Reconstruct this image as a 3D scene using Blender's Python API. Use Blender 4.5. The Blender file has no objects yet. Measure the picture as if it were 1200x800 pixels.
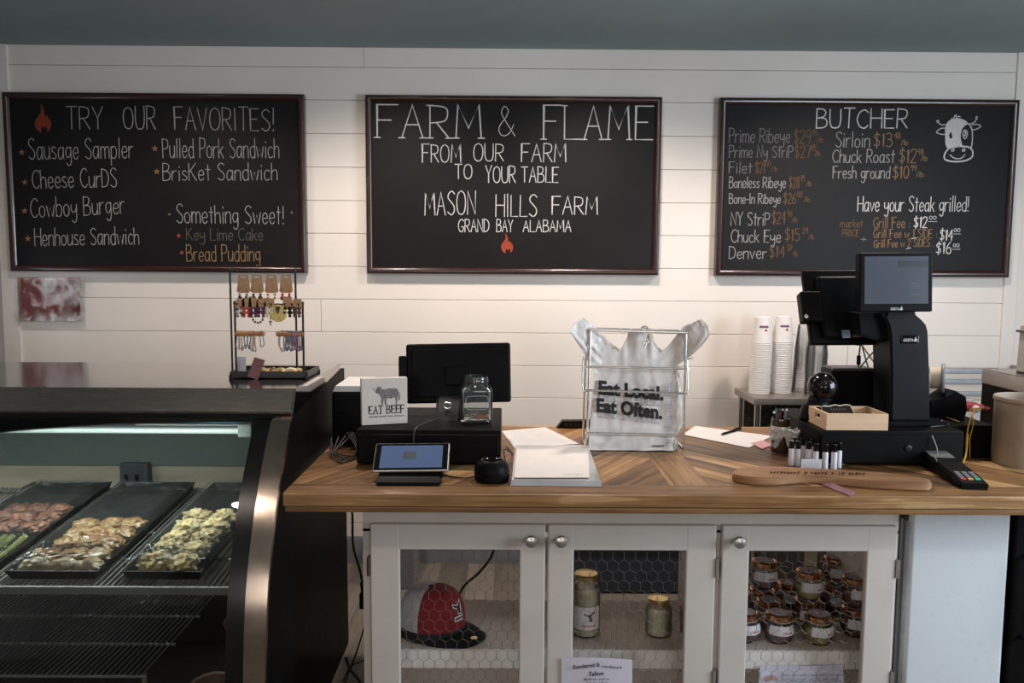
import bpy, bmesh, math, random
from math import sin, cos, pi, radians
from mathutils import Vector, Matrix, noise

random.seed(7)
SC = bpy.context.scene
COL = SC.collection

# ------------------------------------------------------------------ camera
CAM_H, FPX = 1.535, 933.0
PITCH, YAW, ROLL = radians(5.2), radians(.35), radians(.37)
RC = Matrix.Rotation(-YAW, 3, 'Z') @ Matrix.Rotation(pi / 2 - PITCH, 3, 'X') @ Matrix.Rotation(ROLL, 3, 'Z')
cam_d = bpy.data.cameras.new('camera')
cam_d.sensor_width = 36.0
cam_d.lens = FPX / 1200 * 36
cam_d.clip_start = .05
cam_o = bpy.data.objects.new('camera', cam_d)
COL.objects.link(cam_o)
cam_o.matrix_world = Matrix.Translation((0, 0, CAM_H)) @ RC.to_4x4()
SC.camera = cam_o

# ------------------------------------------------------------------ world, daylight, exposure
SC.view_settings.view_transform = 'Standard'
SC.view_settings.look = 'None'
SC.view_settings.gamma = 1.0
SC.view_settings.exposure = 0.0
SC.view_settings.use_curve_mapping = False
SC.cycles.use_denoising = True
SC.cycles.max_bounces = 8
SC.cycles.transparent_max_bounces = 64
SC.cycles.caustics_reflective = False
SC.cycles.caustics_refractive = False
world = bpy.data.worlds.new('world')
SC.world = world
world.use_nodes = True
WORLD_COLOR, WORLD_STRENGTH = (.72, .74, .80, 1), .05
world.node_tree.nodes['Background'].inputs[0].default_value = WORLD_COLOR
world.node_tree.nodes['Background'].inputs[1].default_value = WORLD_STRENGTH
DAY_POWER, DAY_COLOR = 105.0, (.76, .88, 1.0)
DOWN_POWER, DOWN_COLOR = 76.0, (1.0, .86, .76)
LED_POWER = 5.0
FILL_POWER, SHOP_POWER, SHOP_COLOR = 14.0, 17.0, (1.0, .95, .90)


def area_light(name, loc, target, sx, sy, power, color):
    d = bpy.data.lights.new(name, 'AREA')
    d.shape = 'RECTANGLE'
    d.size, d.size_y, d.energy, d.color = sx, sy, power, color
    o = bpy.data.objects.new(name, d)
    COL.objects.link(o)
    o.location = loc
    o.rotation_euler = (Vector(target) - Vector(loc)).to_track_quat('-Z', 'Y').to_euler()
    return o


# daylight coming in through the window in the right hand wall
area_light('daylight', (3.30, 1.25, 1.60), (0.9, 3.2, 1.25), 1.5, 1.3, DAY_POWER, DAY_COLOR)
# weaker daylight through the two shop windows behind the camera
area_light('shop_daylight', (-1.3, -1.94, 1.55), (-1.3, 2.0, 1.30), 1.1, 1.2, SHOP_POWER, SHOP_COLOR)
area_light('shop_daylight', (1.2, -1.94, 1.55), (1.2, 2.0, 1.30), 1.3, 1.2, SHOP_POWER, SHOP_COLOR)


def ray(px, py):
    return RC @ Vector(((px - 600) / FPX, (400 - py) / FPX, -1))


def at(px, py, y):
    d = ray(px, py)
    return Vector((0, 0, CAM_H)) + d * (y / d.y)


def gz(px, py, z):
    d = ray(px, py)
    return Vector((0, 0, CAM_H)) + d * ((z - CAM_H) / d.z)


# ------------------------------------------------------------------ mesh helpers
WM = {}


def wm(o):
    return WM.get(o.name, Matrix.Identity(4))


def setw(o, parent, local):
    WM[o.name] = (wm(parent) if parent else Matrix.Identity(4)) @ local


def finish(name, bm, mats, parent=None, world=True, smooth=35, loc=None):
    """link a bmesh as one object; world=True: its vertices are world coordinates"""
    if not isinstance(mats, (list, tuple)):
        mats = [mats]
    if parent is not None and world:
        bm.transform(wm(parent).inverted())
    if parent is None and loc is not None and world:
        bm.transform(Matrix.Translation(-Vector(loc)))
    bm.normal_update()
    me = bpy.data.meshes.new(name)
    bm.to_mesh(me)
    bm.free()
    for m in mats:
        me.materials.append(m)
    if smooth:
        me.shade_smooth()
        me.set_sharp_from_angle(angle=radians(smooth))
    o = bpy.data.objects.new(name, me)
    if smooth and smooth <= 40:
        wn_ = o.modifiers.new('weighted_normals', 'WEIGHTED_NORMAL')
        wn_.keep_sharp = True
    COL.objects.link(o)
    L = Matrix.Translation(loc) if (parent is None and loc is not None) else Matrix.Identity(4)
    if parent is not None:
        o.parent = parent
    if loc is not None and parent is None:
        o.location = loc
    setw(o, parent, L)
    return o


def thing(name, label, cat, loc=(0, 0, 0), rz=0.0, group=None, rot=None):
    o = bpy.data.objects.new(name, None)
    o.empty_display_size = .05
    COL.objects.link(o)
    o.location = loc
    o.rotation_euler = rot if rot else (0, 0, rz)
    setw(o, None, Matrix.Translation(loc) @ o.rotation_euler.to_matrix().to_4x4())
    return tag(o, label, cat, group)


def tag(o, label, cat, group=None, kind=None):
    o['label'] = label
    o['category'] = cat
    if group:
        o['group'] = group
    if kind:
        o['kind'] = kind
    return o


def struct(o):
    o['kind'] = 'structure'
    return o


def dup(root, loc, rz=0.0, label=None, group=None, rot=None):
    r = root.copy()
    COL.objects.link(r)
    r.location = loc
    r.rotation_euler = rot if rot else (0, 0, rz)
    if label:
        r['label'] = label
    if group:
        r['group'] = group
    for ch in list(root.children):
        c = ch.copy()
        COL.objects.link(c)
        c.parent = r
        for g in list(ch.children):
            d = g.copy()
            COL.objects.link(d)
            d.parent = c
    return r


def NB():
    return bmesh.new()


def box(bm, x0, x1, y0, y1, z0, z1, bev=0.0, seg=2, mi=0, M=None):
    vs = [bm.verts.new((x, y, z)) for x in (x0, x1) for y in (y0, y1) for z in (z0, z1)]
    F = [(0, 1, 3, 2), (4, 6, 7, 5), (0, 4, 5, 1), (2, 3, 7, 6), (0, 2, 6, 4), (1, 5, 7, 3)]
    fs = [bm.faces.new([vs[i] for i in f]) for f in F]
    for f in fs:
        f.material_index = mi
    geo = vs
    if bev:
        es = list({e for f in fs for e in f.edges})
        r = bmesh.ops.bevel(bm, geom=es, offset=bev, segments=seg, affect='EDGES', profile=.5)
        geo = list({v for f in r['faces'] for v in f.verts} | {v for v in vs if v.is_valid})
        for f in {f for v in geo for f in v.link_faces}:
            f.material_index = mi
    if M is not None:
        bmesh.ops.transform(bm, matrix=M, verts=geo)
    return geo


def lathe(bm, prof, c=(0, 0, 0), seg=24, mi=0, M=None, a0=0.0, a1=2 * pi):
    full = abs(a1 - a0 - 2 * pi) < 1e-6
    n = seg if full else seg + 1
    rings, allv = [], []
    for r, z in prof:
        if r < 1e-6:
            v = bm.verts.new((c[0], c[1], c[2] + z))
            rings.append([v])
            allv.append(v)
        else:
            ring = []
            for i in range(n):
                a = a0 + (a1 - a0) * i / seg
                ring.append(bm.verts.new((c[0] + r * cos(a), c[1] + r * sin(a), c[2] + z)))
            rings.append(ring)
            allv += ring
    for A, B in zip(rings, rings[1:]):
        m = seg
        for i in range(m):
            j = (i + 1) % n
            if len(A) == 1 and len(B) == 1:
                continue
            if len(A) == 1:
                f = bm.faces.new((A[0], B[j], B[i]))
            elif len(B) == 1:
                f = bm.faces.new((A[i], A[j], B[0]))
            else:
                f = bm.faces.new((A[i], A[j], B[j], B[i]))
            f.material_index = mi
    if M is not None:
        bmesh.ops.transform(bm, matrix=M, verts=allv)
    return allv


def smooth_pts(pts, n=6, closed=False):
    P = [Vector(p) for p in pts]
    out = []
    N = len(P)
    rng = range(N if closed else N - 1)
    for i in rng:
        p0 = P[(i - 1) % N] if (closed or i > 0) else P[0]
        p1, p2 = P[i], P[(i + 1) % N]
        p3 = P[(i + 2) % N] if (closed or i + 2 < N) else P[-1]
        for k in range(n):
            t = k / n
            out.append(.5 * ((2 * p1) + (p2 - p0) * t + (2 * p0 - 5 * p1 + 4 * p2 - p3) * t * t
                             + (3 * p1 - p0 - 3 * p2 + p3) * t ** 3))
    if not closed:
        out.append(P[-1])
    return out


def tube(bm, pts, r, seg=8, closed=False, mi=0, cap=True, rr=None):
    P = [Vector(p) for p in pts]
    N = len(P)
    rings = []
    up = None
    for i in range(N):
        a = P[(i - 1) % N] if (closed or i > 0) else P[i]
        b = P[(i + 1) % N] if (closed or i < N - 1) else P[i]
        t = (b - a)
        if t.length < 1e-9:
            t = Vector((0, 0, 1))
        t.normalize()
        if up is None:
            up = Vector((0, 0, 1)) if abs(t.z) < .9 else Vector((1, 0, 0))
        u = (up - t * up.dot(t))
        if u.length < 1e-6:
            u = t.orthogonal()
        u.normalize()
        up = u
        w = t.cross(u)
        rad = rr[i] if rr else r
        rings.append([bm.verts.new(P[i] + (u * cos(2 * pi * k / seg) + w * sin(2 * pi * k / seg)) * rad) for k in range(seg)])
    for i in range(N if closed else N - 1):
        A, B = rings[i], rings[(i + 1) % N]
        for k in range(seg):
            f = bm.faces.new((A[k], A[(k + 1) % seg], B[(k + 1) % seg], B[k]))
            f.material_index = mi
    if cap and not closed:
        for R_ in (rings[0], rings[-1]):
            f = bm.faces.new(R_)
            f.material_index = mi
    return [v for R_ in rings for v in R_]


def prism(bm, poly, axis, a0, a1, mi=0, bev=0.0):
    """extrude a 2-D polygon along an axis; poly in the other two axes, in x,y,z order"""
    def mk(p, a):
        if axis == 'x':
            return (a, p[0], p[1])
        if axis == 'y':
            return (p[0], a, p[1])
        return (p[0], p[1], a)
    A = [bm.verts.new(mk(p, a0)) for p in poly]
    B = [bm.verts.new(mk(p, a1)) for p in poly]
    n = len(poly)
    fs = [bm.faces.new(A), bm.faces.new(B[::-1])]
    for i in range(n):
        fs.append(bm.faces.new((A[i], B[i], B[(i + 1) % n], A[(i + 1) % n])))
    for f in fs:
        f.material_index = mi
    bmesh.ops.recalc_face_normals(bm, faces=fs)
    if bev:
        r = bmesh.ops.bevel(bm, geom=list(fs[0].edges) + list(fs[1].edges), offset=bev, segments=2, affect='EDGES')
        for f in r['faces']:
            f.material_index = mi
    return A + B


def grid(bm, fn, nu, nv, mi=0, thick=0.0):
    V = [[bm.verts.new(fn(i / nu, j / nv)) for j in range(nv + 1)] for i in range(nu + 1)]
    fs = []
    for i in range(nu):
        for j in range(nv):
            f = bm.faces.new((V[i][j], V[i + 1][j], V[i + 1][j + 1], V[i][j + 1]))
            f.material_index = mi
            fs.append(f)
    if thick:
        bmesh.ops.solidify(bm, geom=fs, thickness=thick)
    return V


def blob(bm, c, r, amp=.25, freq=1.6, sub=2, seed=0, mi=0, M=None):
    res = bmesh.ops.create_icosphere(bm, subdivisions=sub, radius=1.0)
    off = Vector((seed * 3.17, seed * 1.71, seed * .93))
    for v in res['verts']:
        n = noise.noise(v.co * freq + off) * amp + noise.noise(v.co * freq * 3 + off) * amp * .4
        v.co = v.co * (1 + n)
        v.co = Vector((v.co.x * r[0], v.co.y * r[1], v.co.z * r[2]))
        if M is not None:
            v.co = M @ v.co
        v.co += Vector(c)
        for f in v.link_faces:
            f.material_index = mi
    return res['verts']


# ------------------------------------------------------------------ materials
def _nodes(name):
    m = bpy.data.materials.new(name)
    m.use_nodes = True
    nt = m.node_tree
    return m, nt, nt.nodes['Principled BSDF'], nt.nodes['Material Output']


def mat(name, col, rough=.5, metal=0.0, var=.08, scale=25.0, bump=0.0, bscale=80.0, coat=0.0, emit=0.0,
        stretch=(1, 1, 1), spec=.5, col2=None, sharp=False, emit_col=None, rvar=.05):
    m, nt, b, out = _nodes(name)
    tc = nt.nodes.new('ShaderNodeTexCoord')
    mp = nt.nodes.new('ShaderNodeMapping')
    mp.inputs['Scale'].default_value = stretch
    nt.links.new(tc.outputs['Object'], mp.inputs[0])
    nz = nt.nodes.new('ShaderNodeTexNoise')
    nz.inputs['Scale'].default_value = scale
    nz.inputs['Detail'].default_value = 4
    nt.links.new(mp.outputs[0], nz.inputs['Vector'])
    rp = nt.nodes.new('ShaderNodeValToRGB')
    c1 = tuple(max(0, c * (1 - var)) for c in col)
    c2 = tuple(min(1, c * (1 + var)) for c in col) if col2 is None else col2
    if col2 is not None:
        c1 = col
    lo, hi = (.44, .56) if sharp else (.3, .7)
    rp.color_ramp.elements[0].position = lo
    rp.color_ramp.elements[1].position = hi
    rp.color_ramp.elements[0].color = (*c1, 1)
    rp.color_ramp.elements[1].color = (*c2, 1)
    nt.links.new(nz.outputs[0], rp.inputs[0])
    nt.links.new(rp.outputs[0], b.inputs['Base Color'])
    mr = nt.nodes.new('ShaderNodeMapRange')
    mr.inputs[3].default_value = max(0, rough - rvar)
    mr.inputs[4].default_value = min(1, rough + rvar)
    nt.links.new(nz.outputs[0], mr.inputs[0])
    nt.links.new(mr.outputs[0], b.inputs['Roughness'])
    b.inputs['Metallic'].default_value = metal
    b.inputs['Specular IOR Level'].default_value = spec
    if coat:
        b.inputs['Coat Weight'].default_value = coat
        b.inputs['Coat Roughness'].default_value = .06
    if bump:
        nz2 = nt.nodes.new('ShaderNodeTexNoise')
        nz2.inputs['Scale'].default_value = bscale
        nz2.inputs['Detail'].default_value = 4
        nt.links.new(mp.outputs[0], nz2.inputs['Vector'])
        bp = nt.nodes.new('ShaderNodeBump')
        bp.inputs['Strength'].default_value = bump
        bp.inputs['Distance'].default_value = .004
        nt.links.new(nz2.outputs[0], bp.inputs['Height'])
        nt.links.new(bp.outputs[0], b.inputs['Normal'])
    if emit:
        b.inputs['Emission Color'].default_value = (*(emit_col or col), 1)
        b.inputs['Emission Strength'].default_value = emit
    return m


def clear(name, tint=(1, 1, 1), rough=.03, ior=1.45, haze=0.0, bump=0.0, bscale=40):
    """thin clear sheet: see-through with fresnel gloss, and a little haze"""
    m, nt, b, out = _nodes(name)
    nt.nodes.remove(b)
    tr = nt.nodes.new('ShaderNodeBsdfTransparent')
    tr.inputs[0].default_value = (*tint, 1)
    gl = nt.nodes.new('ShaderNodeBsdfGlossy')
    gl.inputs['Roughness'].default_value = rough
    fr = nt.nodes.new('ShaderNodeFresnel')
    fr.inputs[0].default_value = ior
    mx = nt.nodes.new('ShaderNodeMixShader')
    nt.links.new(fr.outputs[0], mx.inputs[0])
    nt.links.new(gl.outputs[0], mx.inputs[2])
    base = tr
    if haze:
        df = nt.nodes.new('ShaderNodeBsdfDiffuse')
        df.inputs[0].default_value = (.8, .82, .82, 1)
        m2 = nt.nodes.new('ShaderNodeMixShader')
        tc = nt.nodes.new('ShaderNodeTexCoord')
        nz = nt.nodes.new('ShaderNodeTexNoise')
        nz.inputs['Scale'].default_value = 18
        nt.links.new(tc.outputs['Object'], nz.inputs['Vector'])
        mr = nt.nodes.new('ShaderNodeMapRange')
        mr.inputs[3].default_value = haze * .5
        mr.inputs[4].default_value = haze * 1.5
        nt.links.new(nz.outputs[0], mr.inputs[0])
        nt.links.new(mr.outputs[0], m2.inputs[0])
        nt.links.new(tr.outputs[0], m2.inputs[1])
        nt.links.new(df.outputs[0], m2.inputs[2])
        base = m2
    nt.links.new(base.outputs[0], mx.inputs[1])
    if bump:
        tc = nt.nodes.new('ShaderNodeTexCoord')
        nz = nt.nodes.new('ShaderNodeTexNoise')
        nz.inputs['Scale'].default_value = bscale
        nt.links.new(tc.outputs['Object'], nz.inputs['Vector'])
        bp = nt.nodes.new('ShaderNodeBump')
        bp.inputs['Strength'].default_value = bump
        bp.inputs['Distance'].default_value = .01
        nt.links.new(nz.outputs[0], bp.inputs['Height'])
        nt.links.new(bp.outputs[0], gl.inputs['Normal'])
        nt.links.new(bp.outputs[0], fr.inputs['Normal'])
    nt.links.new(mx.outputs[0], out.inputs[0])
    return m


def planks_mat(name, stops, rough=.5, coat=0.0, grain=1.0, bump=.25):
    """wood whose planks carry their own tone (colour attribute) and grain along their uv u axis"""
    m, nt, b, out = _nodes(name)
    uv = nt.nodes.new('ShaderNodeUVMap')
    uv.uv_map = 'UVMap'
    mp = nt.nodes.new('ShaderNodeMapping')
    mp.inputs['Scale'].default_value = (2.2, 42 * grain, 1)
    nt.links.new(uv.outputs[0], mp.inputs[0])
    nz = nt.nodes.new('ShaderNodeTexNoise')
    nz.inputs['Scale'].default_value = 1.0
    nz.inputs['Detail'].default_value = 7
    nz.inputs['Roughness'].default_value = .62
    nz.inputs['Distortion'].default_value = .6
    nt.links.new(mp.outputs[0], nz.inputs['Vector'])
    mp2 = nt.nodes.new('ShaderNodeMapping')
    mp2.inputs['Scale'].default_value = (3.0, 7.0, 1)
    nt.links.new(uv.outputs[0], mp2.inputs[0])
    nz2 = nt.nodes.new('ShaderNodeTexNoise')
    nz2.inputs['Scale'].default_value = 1.4
    nz2.inputs['Detail'].default_value = 3
    nt.links.new(mp2.outputs[0], nz2.inputs['Vector'])
    at_ = nt.nodes.new('ShaderNodeAttribute')
    at_.attribute_name = 'tone'
    a1 = nt.nodes.new('ShaderNodeMath'); a1.operation = 'MULTIPLY_ADD'
    nt.links.new(nz.outputs[0], a1.inputs[0]); a1.inputs[1].default_value = .95
    nt.links.new(at_.outputs['Fac'], a1.inputs[2])
    a2 = nt.nodes.new('ShaderNodeMath'); a2.operation = 'MULTIPLY_ADD'
    nt.links.new(nz2.outputs[0], a2.inputs[0]); a2.inputs[1].default_value = .45
    nt.links.new(a1.outputs[0], a2.inputs[2])
    rp = nt.nodes.new('ShaderNodeValToRGB')
    rp.color_ramp.elements.remove(rp.color_ramp.elements[1])
    for i, (p, c) in enumerate(stops):
        e = rp.color_ramp.elements[0] if i == 0 else rp.color_ramp.elements.new(p)
        e.position = p
        e.color = (*c, 1)
    nt.links.new(a2.outputs[0], rp.inputs[0])
    nt.links.new(rp.outputs[0], b.inputs['Base Color'])
    b.inputs['Roughness'].default_value = rough
    if coat:
        b.inputs['Coat Weight'].default_value = coat
        b.inputs['Coat Roughness'].default_value = .2
    bp = nt.nodes.new('ShaderNodeBump')
    bp.inputs['Strength'].default_value = bump
    bp.inputs['Distance'].default_value = .002
    nt.links.new(nz.outputs[0], bp.inputs['Height'])
    nt.links.new(bp.outputs[0], b.inputs['Normal'])
    return m


def chalk(name, col):
    return mat(name, tuple(c * .55 for c in col), rough=.95, scale=420, col2=col, spec=.1)


WHITE_WALL = mat('shiplap_paint', (.80, .745, .69), rough=.42, var=.025, scale=3, bump=.03, bscale=30)
TRIM_PAINT = mat('trim_paint', (.74, .70, .66), rough=.5, var=.03)
CEIL = mat('ceiling_paint', (.27, .335, .345), rough=.9, var=.03, scale=4)
DARKWALL = mat('side_wall_paint', (.30, .29, .28), rough=.8, var=.04)
BASEB = mat('baseboard_paint', (.20, .21, .24), rough=.6)
CAB_WHITE = mat('cabinet_paint', (.63, .57, .525), rough=.5, var=.04, scale=9, bump=.06, bscale=50)
SHELF_TOP = mat('shelf_board', (.50, .43, .37), rough=.7, var=.12, scale=160)
SHELF_EDGE = mat('shelf_edge', (.78, .74, .70), rough=.6)
BLACK = mat('black_plastic', (.0045, .0045, .005), rough=.42, var=.2, spec=.08)
BLACK_GLOSS = mat('glossy_black', (.004, .004, .0045), rough=.12, var=.2, spec=.4)
BLACK_MATT = mat('black_paint', (.0045, .004, .004), rough=.5, var=.2, bump=.05, spec=.08)
POS_BLACK = mat('register_plastic', (.010, .010, .012), rough=.45, var=.15, spec=.12, bump=.05, bscale=900)
STEEL = mat('brushed_steel', (.58, .55, .52), rough=.09, rvar=.03, metal=1, var=.05, scale=30, stretch=(1, 30, 30))
STEEL_TOP = mat('brushed_steel_top', (.46, .43, .405), rough=.13, metal=1, var=.05, scale=30, stretch=(1, 30, 30), rvar=.03)
STEEL_DK = mat('brushed_steel_front', (.42, .37, .335), rough=.26, metal=1, var=.08, scale=12, stretch=(1, 40, 40))
CHROME = mat('chrome_wire', (.80, .78, .76), rough=.26, metal=1, var=.05)
NICKEL = mat('brushed_nickel', (.66, .63, .60), rough=.34, metal=1, var=.08)
COPPER = mat('copper_lid', (.62, .27, .12), rough=.24, metal=1, var=.1, scale=60)
GOLD = mat('gold_lid', (.62, .44, .18), rough=.3, metal=1, var=.1)
WIRE = mat('galvanised_wire', (.16, .145, .135), rough=.5, metal=.6)
GLASS = clear('clear_glass', tint=(.975, .98, .97))
CASE_GLASS = clear('case_glass', tint=(.91, .925, .915), rough=.02)
WRAP = clear('plastic_wrap', tint=(.96, .96, .96), rough=.08, ior=1.5, haze=.025, bump=.6, bscale=45)
CLEAR_CUP = clear('clear_cup_plastic', tint=(.992, .992, .993), rough=.12, ior=1.3, haze=.022)
PAPER = mat('paper', (.66, .65, .64), rough=.85, var=.02)
PAPER_W = mat('paper_warm', (.78, .73, .69), rough=.85, var=.03)
PAPER_L = mat('paper_lilac', (.66, .62, .70), rough=.85, var=.02)
INK = mat('black_ink', (.012, .012, .013), rough=.8)
INK_GREY = mat('grey_ink', (.36, .36, .38), rough=.8)
INK_BLUE = mat('blue_ink', (.12, .17, .30), rough=.8)
RED_PINK = mat('pink_ink', (.55, .12, .22), rough=.8)
KRAFT = mat('kraft_card', (.46, .27, .14), rough=.85, var=.15, scale=70)
BOARD_BLACK = mat('chalkboard_surface', (.0075, .007, .0075), rough=.5, var=.35, scale=2.2, spec=.2, rvar=.08)
FRAME_WOOD = mat('mahogany_frame', (.026, .007, .0055), rough=.25, var=.4, scale=30, stretch=(1, 6, 6), coat=.35)
CH_WHITE = chalk('white_chalk', (.72, .71, .70))
CH_SOFT = chalk('soft_white_chalk', (.40, .395, .39))
CH_LILAC = chalk('faded_white_chalk', (.26, .245, .26))
CH_TAN = chalk('tan_chalk', (.30, .195, .10))
CH_TAN_DIM = chalk('faded_tan_chalk', (.19, .11, .06))
CH_ORANGE = chalk('orange_chalk', (.30, .155, .075))
CH_RED = chalk('red_chalk', (.42, .08, .045))
CH_RED_DIM = chalk('faded_red_chalk', (.27, .055, .03))
CH_GREEN = chalk('grey_green_chalk', (.12, .115, .09))
COUNTER = planks_mat('reclaimed_wood', [(.40, (.020, .009, .004)), (.60, (.095, .043, .014)), (.82, (.23, .113, .036)),
                                        (1.08, (.36, .195, .075)), (1.3, (.46, .28, .125))], rough=.45, coat=.1)
FLOOR_WOOD = planks_mat('floor_planks', [(.3, (.065, .056, .046)), (.7, (.11, .094, .075)), (1.1, (.16, .137, .11))], rough=.6)
BOARD_WOOD = planks_mat('acacia', [(.4, (.07, .030, .014)), (.7, (.20, .095, .042)), (1.0, (.32, .165, .075)),
                                   (1.3, (.36, .2, .1))], rough=.45, grain=.8)
PINE = mat('pale_pine', (.62, .43, .27), rough=.6, var=.10, scale=7, stretch=(1, 12, 12))
PEG = mat('peg_wood', (.42, .18, .06), rough=.55, var=.2, scale=30)


# ------------------------------------------------------------------ plank surfaces
def clip_poly(poly, nrm, d):
    out = []
    for i in range(len(poly)):
        a, b = poly[i], poly[(i + 1) % len(poly)]
        da, db = a[0] * nrm[0] + a[1] * nrm[1] - d, b[0] * nrm[0] + b[1] * nrm[1] - d
        if da >= 0:
            out.append(a)
        if (da >= 0) != (db >= 0):
            t = da / (da - db)
            out.append((a[0] + (b[0] - a[0]) * t, a[1] + (b[1] - a[1]) * t))
    return out


def plank_region(bm, region, ang, width, z0, z1, gap=.0015, rnd=None, tone=(-.1, .3)):
    """fill a convex region with planks running at angle ang; each plank a solid with its own tone"""
    rnd = rnd or random
    uvl = bm.loops.layers.uv.get('UVMap') or bm.loops.layers.uv.new('UVMap')
    tl = bm.loops.layers.float_color.get('tone') or bm.loops.layers.float_color.new('tone')
    d = (cos(ang), sin(ang)); n = (-sin(ang), cos(ang))
    vals = [p[0] * n[0] + p[1] * n[1] for p in region]
    k, hi = min(vals), max(vals)
    while k < hi:
        w = width * rnd.uniform(.8, 1.2)
        p = clip_poly(region, n, k + gap / 2)
        p = clip_poly(p, (-n[0], -n[1]), -(k + w - gap / 2)) if len(p) > 2 else p
        if len(p) > 2:
            t = rnd.uniform(*tone); ou, ov = rnd.uniform(0, 50), rnd.uniform(0, 50)
            A = [bm.verts.new((q[0], q[1], z1)) for q in p]
            B = [bm.verts.new((q[0], q[1], z0)) for q in p]
            fs = [bm.faces.new(A), bm.faces.new(B[::-1])]
            m = len(p)
            for i in range(m):
                fs.append(bm.faces.new((A[(i + 1) % m], A[i], B[i], B[(i + 1) % m])))
            for f in fs:
                for l in f.loops:
                    c = l.vert.co
                    l[uvl].uv = (c.x * d[0] + c.y * d[1] + ou, c.x * n[0] + c.y * n[1] + ov + c.z)
                    l[tl] = (t, t, t, 1)
        k += w


def tone_uv(bm, axis, t, ou=0.0):
    uvl = bm.loops.layers.uv.get('UVMap') or bm.loops.layers.uv.new('UVMap')
    tl = bm.loops.layers.float_color.get('tone') or bm.loops.layers.float_color.new('tone')
    for f in bm.faces:
        for l in f.loops:
            c = l.vert.co
            if axis == 'x':
                l[uvl].uv = (c.x + ou, c.y + c.z * 1.3 + ou)
            elif axis == 'z':
                l[uvl].uv = (c.z + ou, c.x + c.y + ou)
            else:
                l[uvl].uv = (c.y + ou, c.x + c.z * 1.3 + ou)
            l[tl] = (t, t, t, 1)


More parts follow.
